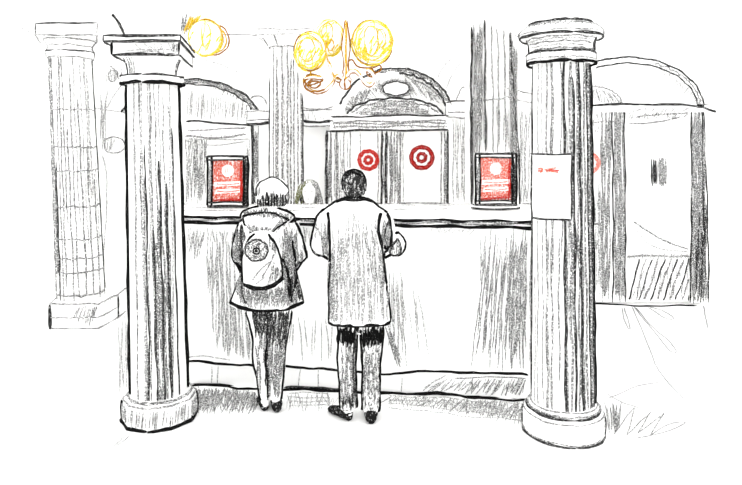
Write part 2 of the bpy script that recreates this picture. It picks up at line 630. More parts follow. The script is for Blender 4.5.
b.stroke([(628, 124), (655, 122), (680, 118)], pd, 1.5, fd, .8)
b.stroke([(636, 117), (660, 115), (690, 112)], pd, 1.2, fd, .8)
b.stroke([(633, 221), (650, 233), (670, 243), (690, 250)], pd, 1.6, fd, .4)
b.stroke([(637, 231), (646, 243), (664, 250), (688, 252)], pd, .8, fm, .4)
b.stroke([(634, 222), (660, 239), (688, 249)], pd, 1.0, fm, .4)
lf_ = hang(b.build('door_leaf'), e)
b = MB()
wbox(b, 627.5, 689.5, 257, 301, WY - .075, WY - .05)
pk = on_plane(WY - .075)
b.stroke([(602, 258), (640, 256), (690, 256), (703, 255)], pk, 1.4, fd, .8)
b.hatch([(630, 254), (690, 254), (690, 260), (628, 260)], pk, 16, 1.2, fd, 1.5, .2)
for k in range(11):
    x = 632 + k * 6.2
    b.stroke([(x + 8, 259), (x + 1, 280), (x - 6 if x > 640 else x - 2, 300)], pk, random.uniform(1.1, 2.0), fd if k % 2 else fk, .8)
b.hatch([(640, 262), (690, 260), (688, 300), (630, 300)], pk, 14, 1, fm, 2, .3)
hang(b.build('foot_panel'), e)
b = MB()
wbox(b, 651.5, 656.5, 158, 186, WY - .09, WY - .05)
wbox(b, 658, 666, 156, 187, WY - .11, WY - .05)
ph = on_plane(WY - .11)
b.hatch([(658, 157), (666, 157), (666, 186), (659, 186)], ph, 6, 2, fd, .3, .08)
b.hatch([(651, 158), (657, 158), (656, 186), (652, 186)], on_plane(WY - .09), 4, 2, fk, .3, .08)
hang(tag(b.build('door_handle'), 'grey hatched door handle'), lf_)

# ------------------------------------------------------------------ bullseye signs
def bullseye(px, py, r, Y, label, cols):
    c = at(px, py, Y)
    s = Y / F
    e = empty('bullseye_sign', c)
    tag(e, label, 'sign', 'red bullseye signs on the back wall doors')

    def ring(name, r0, r1, y, mat):
        b = MB()
        n = 40
        rr = []
        for rad, yy in ((r0, y + .012), (r0, y), (r1, y), (r1, y + .012)):
            rr.append([(c.x + rad * s * math.cos(6.28318 * k / n), yy, c.z + rad * s * math.sin(6.28318 * k / n)) for k in range(n)])
        v, f = sum(rr, []), []
        for q in range(4):
            for k in range(n):
                a, d = q * n + k, q * n + (k + 1) % n
                f.append((a, d, ((q + 1) % 4) * n + (k + 1) % n, ((q + 1) % 4) * n + k))
        b.add(v, f, mat)
        pj = on_plane(y)
        for q in range(3):
            rad = r0 + (r1 - r0) * (q + .5) / 3
            b.stroke([(px + rad * math.cos(k * PI / 10 + q), py + rad * math.sin(k * PI / 10 + q)) for k in range(22)], pj, 1.3, cols[q % 2], .5, 4)
        hang(b.build(name, None), e)
    b = MB()
    n = 40
    rr = [[(c.x + r * s * math.cos(6.28318 * k / n), y, c.z + r * s * math.sin(6.28318 * k / n)) for k in range(n)] for y in (Y, Y - .012)]
    b.loft(rr, P, True, False)
    hang(b.build('disc'), e)
    ring('outer_ring', r * .68, r, Y - .02, cols[0])
    ring('inner_ring', r * .22, r * .42, Y - .02, cols[0])
    return e


RED, DRED, ORA = M('red'), M('deepred'), M('orange')
bullseye(368.3, 160, 10.8, WY - .052, 'red bullseye sign on the left middle door, above the man in the coat', (RED, RED))
bullseye(421.8, 157.5, 12.6, WY - .052, 'large dark red bullseye sign on the right middle door', (DRED, RED))
bullseye(589, 163, 11, WY - .102, 'pale orange red bullseye sign half hidden behind the right column', (ORA, ORA))

# ------------------------------------------------------------------ columns
def ring_line(b, c, r, z, rad, mat, amp=.004, a0=0., a1=6.28318, n=40):
    x, y = c(z) if callable(c) else c
    b.line3([(x + r * math.sin(a0 + (a1 - a0) * k / n), y - r * math.cos(a0 + (a1 - a0) * k / n), z) for k in range(n + 1)], rad, mat, amp, .04)


def shaft(c, Rf, z0, z1, lines, flutes=20, depth=.035, back='mid', far=False, mat=P):
    """fluted shaft; lines = (u across the side that faces the picture, width px, pencil, z from, z to as 0..1)"""
    b = MB()
    N = flutes * 6
    zs = [z0 + (z1 - z0) * k / 16 for k in range(17)]
    rings = []
    x, y = c((z0 + z1) / 2)
    th0 = math.atan2(-x, y)
    for z in zs:
        x, y = c(z)
        R = Rf(z)
        rr = []
        for i in range(N):
            t = 6.28318 * i / N
            q = R * (1 - depth * (.5 - .5 * math.cos(t * flutes)))
            rr.append((x + q * math.sin(t + th0), y - q * math.cos(t + th0), z))
        rings.append(rr)
    b.loft(rings, mat, True, True)

    def run(theta, wpx, m_, f0, f1, amp=.006):
        pts = []
        za, zb = z0 + (z1 - z0) * f0, z0 + (z1 - z0) * f1
        n = max(3, int((zb - za) / .09))
        wt = wob(n + 1, amp / Rf(z0), 7)
        ww = wob(n + 1, .25, 5)
        rad = []
        for k in range(n + 1):
            z = za + (zb - za) * k / n
            x, y = c(z)
            q = Rf(z) * .985
            t = theta + th0 + wt[k]
            pts.append(Vector((x + q * math.sin(t), y - q * math.cos(t), z)))
            rad.append((wpx * (1 + ww[k]) * .92 + .4) * .5 * y / F)
        b.tube(pts, rad, m_, 5)
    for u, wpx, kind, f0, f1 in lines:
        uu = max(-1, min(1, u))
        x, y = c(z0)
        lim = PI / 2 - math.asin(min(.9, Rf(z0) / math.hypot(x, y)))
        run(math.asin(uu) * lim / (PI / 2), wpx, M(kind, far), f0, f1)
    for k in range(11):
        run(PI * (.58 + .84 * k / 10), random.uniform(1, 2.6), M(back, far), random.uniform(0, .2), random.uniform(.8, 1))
    return b


# --- left column
def cl(z):
    t = z / 2.4
    return (at(160.0 - 7.5 * t, 0, 4.39).x, 4.39)


def RL(z):
    return .194 - .021 * z / 2.4


e = empty('column', (cl(0)[0], 4.39, 0))
tag(e, 'thick outlined fluted column with a square capital slab, at the left end of the counter', 'column', 'fluted columns', 'thing')
L = [(-1, 5.4, 'black', 0, 1), (1, 5.2, 'black', 0, 1), (.97, 2.6, 'black', .1, .9), (-.74, 1.3, 'mid', 0, 1), (-.70, 1.0, 'light', .3, .8),
     (-.52, 1.6, 'mid', .5, 1), (-.46, 2.2, 'light', 0, 1), (-.40, 1.8, 'mid', 0, .7), (-.33, 2.0, 'dark', 0, .8), (-.27, 1.2, 'mid', 0, .5), (-.12, 1.6, 'mid', .2, 1), (-.07, 2.4, 'dark', 0, .55),
     (.0, 2.6, 'mid', 0, .5), (.06, 1.2, 'mid', .3, 1), (.12, 2.2, 'mid', 0, .6), (.18, 2.4, 'dark', 0, .75), (.28, 2.2, 'mid', 0, .5), (.36, 1.4, 'mid', .1, .95), (.42, 3.2, 'dark', 0, .68), (.47, 2.6, 'mid', 0, .5),
     (.58, 1.6, 'light', .2, .95), (.70, 1.6, 'dark', 0, .85), (.66, 1.2, 'mid', .5, 1), (-.2, 1, 'light', .5, 1), (.23, 1, 'light', .5, 1)]
b = shaft(cl, RL, .14, 2.375, L)
hang(b.build('shaft'), e)
b = MB()
c0 = cl(0)
b.lathe(c0, [(.246, 0), (.252, .02), (.254, .13), (.246, .155), (.222, .178), (.208, .19)], P, 10, False)
n8 = 10
for z, r, ww in ((.008, .252, .014), (.158, .246, .006), (.176, .223, .005)):
    pts = [(c0[0] + r * math.sin(6.28318 * k / n8), c0[1] - r * math.cos(6.28318 * k / n8), z) for k in range(n8 + 1)]
    b.line3(pts, ww, M('black') if z < .1 else md, .004, .04)
for sgn in (-1, 1):
    t = math.atan2(-c0[0], c0[1]) + sgn * 1.52
    b.line3([(c0[0] + .252 * math.sin(t), c0[1] - .252 * math.cos(t), z) for z in (0, .07, .155)], .014, M('black'), .003)
for k in range(70):
    t = 6.28318 * k / 70 + random.uniform(-.05, .05)
    b.line3([(c0[0] + .248 * math.sin(t + .04), c0[1] - .248 * math.cos(t + .04), .14), (c0[0] + .248 * math.sin(t), c0[1] - .248 * math.cos(t), random.uniform(.01, .05))], .005, lt if k % 2 else md, .003)
ring_line(b, c0, .214, .185, .006, md)
hang(b.build('base'), e)
b = MB()
b.lathe(cl, [(.18, 2.345), (.208, 2.352), (.212, 2.395), (.195, 2.405)], P)
ring_line(b, cl, .209, 2.350, .012, M('black'), .004)
ring_line(b, cl, .206, 2.402, .008, M('dark'), .004)
hang(b.build('collar'), e)
b = MB()
b.lathe(cl, [(.162, 2.39), (.160, 2.44), (.168, 2.49), (.188, 2.53), (.205, 2.55)], P)
x, y = cl(2.5)
t0 = math.atan2(-x, y)
for t, w_, m_ in ((-1.5, .009, dk), (-1.1, .005, md), (-.95, .005, lt), (-.8, .004, lt), (1.25, .006, md), (1.4, .008, dk), (1.5, .006, dk)):
    b.line3([(x + r * math.sin(t + t0), y - r * math.cos(t + t0), z) for r, z in ((.162, 2.405), (.161, 2.44), (.170, 2.49), (.194, 2.54))], w_, m_, .002)
hang(b.build('neck'), e)


def slab(b, px0, px1, y0, y1, Yf, Yb, shift, wl, mats):
    """square block with drawn edges; front face at Yf covers the picture box, runs back to Yb drifting by shift in x"""
    a, c = at(px0, y1, Yf), at(px1, y0, Yf)
    fr = [(a.x, Yf, a.z), (c.x, Yf, a.z), (c.x, Yf, c.z), (a.x, Yf, c.z)]
    bk = [(q[0] + shift, Yb, q[2]) for q in fr]
    b.prism(fr, bk, P)
    for i in range(4):
        b.line3([fr[i], fr[(i + 1) % 4]], wl[i], mats[i], .003)
        b.line3([fr[i], bk[i]], wl[i] * .8, mats[i], .003)
        if i != 0:
            b.line3([bk[i], bk[(i + 1) % 4]], wl[i] * .7, mats[i], .003)
    return fr


b = MB()
slab(b, 112, 179, 41, 54.5, 4.13, 4.86, -.12, (.010, .008, .008, .013), (dk, dk, dk, M('black')))
pj = on_plane(4.125)
b.stroke([(124, 51), (145, 49), (170, 50)], pj, .9, lt)
b.stroke([(134, 53), (155, 51), (178, 55)], pj, .9, lt)
b.hatch([(130, 42), (178, 43), (178, 53), (140, 52)], pj, 12, .8, lt, 2, .4)
b.hatch([(172, 43), (178, 43), (178, 53), (173, 53)], pj, 5, .9, md, 1, .2)
hang(b.build('capital_block'), e)
b = MB()
slab(b, 103.5, 180.5, 35.5, 41, 4.10, 4.92, -.14, (.010, .009, .0105, .011), (dk, dk, dk, M('black')))
hang(b.build('capital_slab'), e)

# --- right column
def cr(z):
    return (at(563 - 2.2 * z / 2.5, 0, 4.19).x, 4.19)


def RR(z):
    return .208 - .022 * z / 2.5


e = empty('column', (cr(0)[0], 4.19, 0))
tag(e, 'fluted column with a round capital and a paper notice on it', 'column', 'fluted columns', 'thing')
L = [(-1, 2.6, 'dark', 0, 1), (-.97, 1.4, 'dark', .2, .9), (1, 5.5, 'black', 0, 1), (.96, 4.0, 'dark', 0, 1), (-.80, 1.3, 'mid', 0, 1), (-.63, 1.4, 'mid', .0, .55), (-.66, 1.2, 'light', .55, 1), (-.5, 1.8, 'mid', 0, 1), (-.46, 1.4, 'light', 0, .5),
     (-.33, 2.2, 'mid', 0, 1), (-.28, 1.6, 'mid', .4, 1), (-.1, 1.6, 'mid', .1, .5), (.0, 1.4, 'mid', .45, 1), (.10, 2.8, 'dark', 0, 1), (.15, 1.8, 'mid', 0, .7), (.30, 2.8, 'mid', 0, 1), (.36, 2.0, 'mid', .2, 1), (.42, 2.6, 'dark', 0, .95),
     (.55, 2.0, 'mid', 0, 1), (.62, 3.2, 'dark', 0, 1), (.68, 1.8, 'mid', 0, .9), (.78, 2.4, 'mid', 0, 1), (.86, 2.4, 'dark', 0, 1), (.92, 3.0, 'mid', 0, 1), (-.9, 1, 'light', 0, .4), (.24, 1.2, 'light', .2, .8)]  # heavier strokes towards the right draw in that side's shade
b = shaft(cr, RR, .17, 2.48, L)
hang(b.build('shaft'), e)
b = MB()
c0 = cr(0)
b.lathe(c0, [(.258, 0), (.264, .015), (.264, .135), (.256, .15), (.238, .165), (.222, .195), (.216, .21)], P, 40)
for z, r, ww, m_ in ((.006, .263, .009, dk), (.02, .265, .004, md), (.145, .260, .004, md), (.167, .238, .009, dk), (.18, .232, .006, md), (.205, .219, .004, md)):
    ring_line(b, c0, r, z, ww, m_)
t0 = math.atan2(-c0[0], c0[1])
for t, w_, m_ in ((-1.5, .009, dk), (1.5, .013, M('black')), (1.45, .010, dk), (1.40, .007, md)):
    b.line3([(c0[0] + .264 * math.sin(t + t0), c0[1] - .264 * math.cos(t + t0), z) for z in (0, .07, .15)], w_, m_, .003)
hang(b.build('base'), e)
b = MB()
b.lathe(cr, [(.19, 2.465), (.222, 2.472), (.225, 2.525), (.215, 2.54)], P)
ring_line(b, cr, .222, 2.470, .010, M('black'), .004)
ring_line(b, cr, .224, 2.495, .003, md, .003)
ring_line(b, cr, .219, 2.537, .008, dk, .004)
x, y = cr(2.5)
t0 = math.atan2(-x, y)
for t in (-1.5, 1.5):
    b.line3([(x + .225 * math.sin(t + t0), y - .225 * math.cos(t + t0), z) for z in (2.47, 2.54)], .009, dk, .001)
for t in (-.6, -.3, .1, .45, .8):
    b.line3([(x + .225 * math.sin(t + t0), y - .225 * math.cos(t + t0), z) for z in (2.475, 2.535)], .004, md, .001)
hang(b.build('collar'), e)
b = MB()
b.lathe(cr, [(.208, 2.53), (.205, 2.56), (.208, 2.60), (.222, 2.635), (.24, 2.655)], P)
for z, r, w_, m_, a0, a1 in ((2.555, .206, .004, md, -1, 1.4), (2.575, .207, .003, lt, -1.2, .8), (2.597, .209, .004, md, -1.3, 1.2), (2.615, .215, .003, lt, -1.4, 1.0), (2.63, .221, .004, md, -1.4, 1.3), (2.6, .209, .004, md, 1.6, 4.2)):
    ring_line(b, cr, r, z, w_, m_, .004, a0 + t0, a1 + t0)
for t, w_ in ((-1.5, .012), (1.5, .014), (1.42, .009)):
    b.line3([(x + r * math.sin(t + t0), y - r * math.cos(t + t0), z) for r, z in ((.209, 2.535), (.206, 2.56), (.209, 2.60), (.226, 2.64))], w_, dk, .002)
for k in range(10):
    t = t0 - 1.3 + k * .12
    b.line3([(x + .210 * math.sin(t), y - .210 * math.cos(t), 2.60), (x + .222 * math.sin(t + .2), y - .222 * math.cos(t + .2), 2.635)], .003, lt, .001)
hang(b.build('neck'), e)
b = MB()
b.lathe(cr, [(.235, 2.64), (.265, 2.642), (.271, 2.655), (.271, 2.68), (.25, 2.705), (.20, 2.735), (.12, 2.75)], P)
ring_line(b, cr, .270, 2.645, .009, dk, .003)
ring_line(b, cr, .271, 2.665, .003, md, .003)
ring_line(b, cr, .205, 2.735, .010, dk, .003)
for a_, b_ in ((-1.62, .6), (.6, 1.62)):
    for t in (-1.55, 1.55):
        pass
x, y = cr(2.7)
t0 = math.atan2(-x, y)
for t in (-1.53, 1.53):
    b.line3([(x + r * math.sin(t + t0), y - r * math.cos(t + t0), z) for r, z in ((.268, 2.645), (.272, 2.66), (.272, 2.68), (.252, 2.705), (.205, 2.733))], .009, dk, .001)
for k in range(40):
    t = 6.28318 * k / 40
    q = [(.264, 2.69), (.25, 2.707), (.215, 2.728)]
    b.line3([(x + r * math.sin(t + .1 * i), y - r * math.cos(t + .1 * i), z) for i, (r, z) in enumerate(q)], .003, md if k % 2 else lt, .001)
ring_line(b, cr, .24, 2.714, .003, md, .004)
hang(b.build('capital_slab'), e)

# --- back left column
YB = 6.75
def cb(z):
    return (at(82.5 - 12.5 * z / 3.0, 0, YB).x, YB)


def RB(z):
    return .238 - .034 * z / 3.0


e = empty('column', (cb(0)[0], YB, 0))
tag(e, 'pale fluted column with faint rings round its shaft, far back at the left', 'column', 'fluted columns', 'thing')
L = [(-1, 3.6, 'mid', 0, 1), (-.93, 2.6, 'mid', .1, 1), (-.86, 2.2, 'dark', 0, .55), (1, 2.6, 'dark', 0, 1), (-.72, 1.4, 'mid', 0, .9), (-.6, 1.4, 'mid', .05, 1), (-.45, 1.2, 'mid', .3, 1), (-.3, 1.3, 'mid', 0, .7), (-.1, 1.2, 'mid', .02, .9),
     (.08, 1.1, 'light', .3, 1), (.25, 1.4, 'mid', .02, .8), (.4, 1.1, 'light', .2, 1), (.55, 1.4, 'mid', .02, .6), (.62, 1.8, 'light', .4, 1), (.72, 2.0, 'light', .4, .9), (.82, 1.4, 'mid', 0, .5), (1, 2.0, 'dark', .6, 1), (.9, 1.2, 'light', .2, .6)]
b = shaft(cb, RB, .26, 2.93, L, 18, .03, 'mid', True)
x, y = cb(1)
t0 = math.atan2(-x, y)
for py, w_ in ((110, .005), (147, .007), (170, .006), (205, .007), (237, .006), (255, .007), (269, .008), (291, .008)):
    z = H - (py - HY) / F * YB
    xx = cb(z)
    pts = [(xx[0] + (RB(z) + .002) * math.sin(t0 - 1.45 + 2.9 * k / 14), y - (RB(z) + .002) * math.cos(t0 - 1.45 + 2.9 * k / 14), z + random.uniform(-.01, .01) + .03 * (k / 14 - .5) * random.choice((-1, 1)) * .3) for k in range(15)]
    b.line3(pts, w_, fd, .004)
hang(b.build('shaft'), e)
b = MB()
bx, by = cb(0)
hw = .37
A1, A2, A3 = at(50, 0, 6.42).x, at(98, 0, 6.42).x, at(118, 0, 6.82).x
poly = [(A1, 6.42), (A2, 6.42), (A3, 6.82), (A3 - .02, 7.12), (A1 - .16, 7.12)]
b.prism([(p[0], p[1], 0) for p in poly], [(p[0], p[1], .262) for p in poly], P)
for z, w_, m_ in ((.006, .007, fd), (.262, .008, fd), (.12, .006, fd)):
    b.line3([(poly[k][0], poly[k][1] - .003, z) for k in ((4, 0, 1, 2, 3) if z < .1 or z > .2 else (0, 1, 2))], w_, m_, .005)
b.line3([(A1, 6.42, .0), (A1, 6.42, .25)], .020, fk, .003)
b.line3([(A3, 6.82, 0), (A3, 6.82, .26)], .013, fk, .003)
for k in range(22):
    t = k / 21
    p0 = Vector((A1 + (A2 - A1) * .6, 6.42, .24)).lerp(Vector((A2, 6.42, .24)), t * 2) if t < .5 else Vector((A2, 6.42, .25)).lerp(Vector((A3, 6.82, .25)), t * 2 - 1)
    b.line3([p0, p0 + Vector((-.05, 0 if t < .5 else -.05, -random.uniform(.1, .22)))], .007, fm if t < .4 else fd, .003)
hang(b.build('base'), e)
b = MB()
b.lathe(cb, [(.205, 2.83), (.232, 2.85), (.236, 2.91), (.212, 2.95), (.225, 2.99), (.255, 3.03), (.265, 3.10)], P)
for z, r, w_, m_ in ((2.84, .228, .006, fd), (2.91, .235, .007, fk), (2.97, .218, .006, fd), (3.03, .256, .007, fd)):
    ring_line(b, cb, r, z, w_, m_, .005)
x, y = cb(2.9)
t0 = math.atan2(-x, y)
for t, m_ in ((-1.5, fd), (1.5, fk), (1.4, fd)):
    b.line3([(x + r * math.sin(t + t0), y - r * math.cos(t + t0), z) for r, z in ((.232, 2.85), (.236, 2.91), (.214, 2.95), (.226, 2.99), (.257, 3.03))], .010, m_, .003)
hang(b.build('capital'), e)
b = MB()
slab(b, 35.5, 97, 23, 35, YB - .27, YB + .27, -.24, (.008, .009, .0095, .009), (fd, fd, fk, fd))
hang(b.build('capital_slab'), e)

# --- middle column
YM = 7.0
def cm(z):
    return (at(286, 0, YM).x, YM)


e = empty('column', (cm(0)[0], YM, 0))
tag(e, 'slim fluted column standing behind the counter, left of the yellow lamps', 'column', 'fluted columns', 'thing')
RM = lambda z: .188 - .012 * z / 3
L = [(-1, 3.2, 'dark', 0, .88), (-1, 1.4, 'mid', .86, 1), (1, 3.4, 'dark', 0, .82), (.95, 2.0, 'mid', 0, .82), (-.8, 1.4, 'mid', .3, 1), (-.58, 2.2, 'mid', 0, .96), (-.5, 1.4, 'mid', .3, .8), (-.25, 1.6, 'mid', 0, 1), (-.12, 1.0, 'light', .3, .9),
     (.1, 1.8, 'mid', 0, 1), (.30, 1.8, 'mid', .3, .95), (.5, 1.5, 'mid', 0, 1), (.74, 1.8, 'mid', .2, .9), (.05, 1.5, 'light', .5, .85), (-.65, 1.4, 'light', .5, .8)]
b = shaft(cm, RM, .15, 3.0, L, 18, .04, 'mid', True)
hang(b.build('shaft'), e)
b = MB()
b.lathe(cm, [(.28, 0), (.28, .12), (.23, .16)], P)
ring_line(b, cm, .28, .12, .007, fd)
hang(b.build('base'), e)
b = MB()
x, y = cm(0)
def mz(py):
    return H + (HY - py) / F * YM
b.lathe(cm, [(.185, mz(49)), (.195, mz(46)), (.24, mz(40)), (.30, mz(36))], P, 40)
ring_line(b, cm, .187, mz(48.5), .007, fd)
ring_line(b, cm, .298, mz(36.5), .006, fd)
for t in (-1.45, 1.45, -.5):
    b.line3([(x + r * math.sin(t + .12), y - r * math.cos(t + .12), z) for r, z in ((.19, mz(48)), (.243, mz(40)), (.3, mz(36)))], .007, fd, .003)
ring_line(b, cm, .05, mz(48.5), .004, fm)
hang(b.build('capital'), e)
b = MB()
slab(b, 255, 313, 29, 34, YM - .3, YM + .3, 0, (.005, .005, .006, .006), (fm, fm, fd, fd))
hang(b.build('capital_slab'), e)

# --- right flat pilaster behind the poster
b = MB()
YP = 6.7
x0, x1 = at(470.5, 0, YP).x, at(518, 0, YP).x
ztop = H + (HY - 22) / F * YP
N = 8
fr = []
for k in range(N):
    xa, xb = x0 + (x1 - x0) * k / N, x0 + (x1 - x0) * (k + 1) / N
    q = (xb - xa) * .2
    fr += [(xa, YP), (xa + q, YP + .02), (xb - q, YP + .02)]
fr += [(x1, YP), (x1, YP + .4), (x0, YP + .4)]
b.prism([(p[0], p[1], 0) for p in fr], [(p[0], p[1], ztop + .6) for p in fr], P)
pj = on_plane(YP)
b.stroke([(472, 27), (471, 100), (472, 206)], pj, 2.2, fk, .6)
b.stroke([(471, 105), (472, 205)], pj, 1.8, fk, .5)
b.hatch([(474, 22), (485, 20), (485, 150), (474, 152)], pj, 6, 1.3, fd, .6, .1)
b.hatch([(473, 95), (480, 95), (480, 206), (473, 206)], pj, 3, 1.3, fd, .6, .1)
b.stroke([(485, 20), (485, 90), (486, 152)], pj, 1.6, fk, .5)
b.stroke([(491, 24), (493, 90), (493, 152)], pj, 1.1, fd, .5)
b.stroke([(496, 28), (499, 60), (498, 152)], pj, 1.1, fd, .6)
b.stroke([(504, 30), (505, 80), (506, 152)], pj, 1.2, fd, .5)
b.hatch([(510, 32), (517, 34), (518, 205), (511, 204)], pj, 4, 1.5, fd, .6, .1)
b.stroke([(510, 32), (513, 90), (519, 150), (520, 210)], pj, 1.8, fk, .5)
b.stroke([(511, 33), (518, 37)], pj, 1.2, fd, .3)
b.stroke([(507, 88), (518, 91)], pj, 1.2, fd, .3)
b.stroke([(506, 96), (518, 100)], pj, 1.0, fd, .3)
b.stroke([(470, 101), (488, 100), (505, 98)], pj, 1.0, fd, .4)
b.hatch([(496, 100), (510, 100), (510, 150), (496, 150)], pj, 5, .9, fm, .6, .2)
o = b.build('pilaster')
tag(o, 'fluted flat pilaster rising behind the red poster on the right, unfinished at its top', 'pilaster', None, 'thing')
b = MB()
wbox(b, 517, 600, 89, 102, WY - .1, WY)
pj = on_plane(WY - .1)
b.stroke([(514, 90), (524, 92), (534, 94)], pj, 1.3, fd, .4)
b.stroke([(514, 99), (524, 102), (534, 102)], pj, 1.1, fd, .4)
b.hatch([(518, 104), (530, 104), (529, 215), (520, 210)], on_plane(WY), 7, 1.0, fm, .8, .15)
o = b.build('trim_17')
tag(o, 'cornice between the pilaster and the right column', 'cornice', None, 'structure')

# ------------------------------------------------------------------ counter
XA, YA_, XB, YB_ = -1.496, 4.986, 1.179, 4.687
SL = (YB_ - YA_) / (XB - XA)


def front(off):
    """points on the counter front, off metres behind the foot board's face"""
    def f(x, y):
        k = (x - HX) / F
        Y = (YA_ + off - SL * XA) / (1 - SL * k)
        return at(x, y, Y)
    return f


def yline(X, off):
    return YA_ + off + SL * (X - XA)


def cbox(b, X0, X1, off, back, z0, z1, mat=P):
    q = [(X0, yline(X0, off)), (X1, yline(X1, off)), (X1, back), (X0, back)]
    b.prism([(p[0], p[1], z0) for p in q], [(p[0], p[1], z1) for p in q], mat)


XL, XR, BK, ZT = -1.86, 1.58, 5.84, 1.35
e = empty('counter', (0, 5.3, 0))
tag(e, 'long white service counter running between the two big columns', 'counter')
b = MB()
cbox(b, XL + .03, XR - .03, .05, BK - .05, 0, ZT - .05)
fp = front(.05)  # hatching on the front is partly shade drawn in with strokes
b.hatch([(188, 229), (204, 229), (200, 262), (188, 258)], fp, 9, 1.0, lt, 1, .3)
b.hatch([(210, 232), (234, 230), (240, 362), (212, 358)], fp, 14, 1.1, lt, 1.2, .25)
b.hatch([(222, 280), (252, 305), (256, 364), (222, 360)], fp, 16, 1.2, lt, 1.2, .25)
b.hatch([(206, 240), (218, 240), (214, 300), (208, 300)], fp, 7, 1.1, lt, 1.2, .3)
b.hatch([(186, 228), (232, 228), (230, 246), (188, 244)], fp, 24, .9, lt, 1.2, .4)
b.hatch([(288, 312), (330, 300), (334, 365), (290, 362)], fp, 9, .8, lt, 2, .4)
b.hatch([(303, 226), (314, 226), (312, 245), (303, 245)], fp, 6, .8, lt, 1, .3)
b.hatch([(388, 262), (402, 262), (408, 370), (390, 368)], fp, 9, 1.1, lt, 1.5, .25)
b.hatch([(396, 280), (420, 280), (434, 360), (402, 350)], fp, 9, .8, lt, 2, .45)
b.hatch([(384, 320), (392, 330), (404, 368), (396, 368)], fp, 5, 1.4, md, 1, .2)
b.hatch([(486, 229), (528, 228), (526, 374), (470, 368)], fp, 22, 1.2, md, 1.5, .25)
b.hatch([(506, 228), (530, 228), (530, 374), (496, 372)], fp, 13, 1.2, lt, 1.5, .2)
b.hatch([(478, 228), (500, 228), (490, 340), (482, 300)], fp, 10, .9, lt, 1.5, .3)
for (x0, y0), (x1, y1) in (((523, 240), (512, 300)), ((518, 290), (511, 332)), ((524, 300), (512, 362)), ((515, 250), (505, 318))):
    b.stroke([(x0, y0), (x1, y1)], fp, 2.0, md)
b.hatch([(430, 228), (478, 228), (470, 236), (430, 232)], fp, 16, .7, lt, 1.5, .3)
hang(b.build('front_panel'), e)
b = MB()
cbox(b, XL, XR, 0, BK - .02, 0, .185)
f0 = front(0)  # foot board hatching likewise draws in some of the shade
b.stroke([(187, 361), (220, 363), (252, 366), (300, 367), (336, 370), (380, 374), (405, 373), (439, 370), (470, 374), (495, 372), (528, 375)], f0, 2.3, M('black'), .8, 6)
b.stroke([(187, 358), (205, 355), (230, 360)], f0, .7, lt)
b.stroke([(187, 384), (215, 385), (252, 389), (300, 389), (340, 391), (400, 394), (450, 393), (475, 398), (528, 400)], f0, 3.4, M('black'), .8, 6)
b.stroke([(285, 387), (320, 388), (340, 389)], f0, 2.5, dk, .8)
b.hatch([(440, 378), (528, 378), (520, 397), (420, 392)], f0, 30, 1.3, lt, 2, .3)
b.hatch([(470, 378), (528, 378), (524, 397), (462, 394)], f0, 22, 1.2, md, 2, .35)
b.stroke([(455, 378), (490, 377), (526, 378)], f0, .9, md)
for (x0, y0), (x1, y1) in (((300, 369), (298, 388)), ((318, 370), (318, 389)), ((402, 376), (401, 392)), ((424, 388), (446, 375)), ((212, 366), (211, 384)), ((218, 366), (218, 384))):
    b.stroke([(x0, y0), (x1, y1)], f0, .9, lt)
hang(b.build('foot_board'), e)
b = MB()
cbox(b, XL - .03, XR + .03, -.03, BK, ZT - .05, ZT)
ft = front(-.03)
def top(x, y):
    return at(x, y, F * (H - ZT) / (y - HY))
def edge(z, off, r, mat, x0=XL, x1=XR, amp=.005):
    b.line3([(x0, yline(x0, off), z), ((x0 + x1) / 2, yline((x0 + x1) / 2, off), z), (x1, yline(x1, off), z)], r, mat, amp)
edge(ZT - .006, -.03, .0115, M('black'))
edge(ZT - .05, -.03, .0125, M('black'))
edge(ZT - .028, -.03, .005, md)
b.line3([(XL, BK, ZT), (0, BK, ZT), (XR, BK, ZT)], .008, md, .006)
b.line3([(.1, BK - .12, ZT), (.6, BK - .16, ZT), (1.1, BK - .1, ZT)], .005, lt, .008)
b.line3([(XL, BK - .3, ZT), (-.4, BK - .32, ZT)], .006, md, .005)
b.line3([(XL, BK - .5, ZT), (-.4, BK - .52, ZT)], .006, md, .005)
b.line3([(.1, BK - .45, ZT), (1.0, BK - .4, ZT)], .005, lt, .008)
for k in range(60):
    X = random.uniform(XL, XR)
    b.line3([(X, yline(X, -.035), ZT - .012), (X + random.uniform(.08, .3), yline(X + .15, -.035), ZT - .014)], .005, dk if k % 2 else md, .003)
hang(b.build('counter_top'), e)

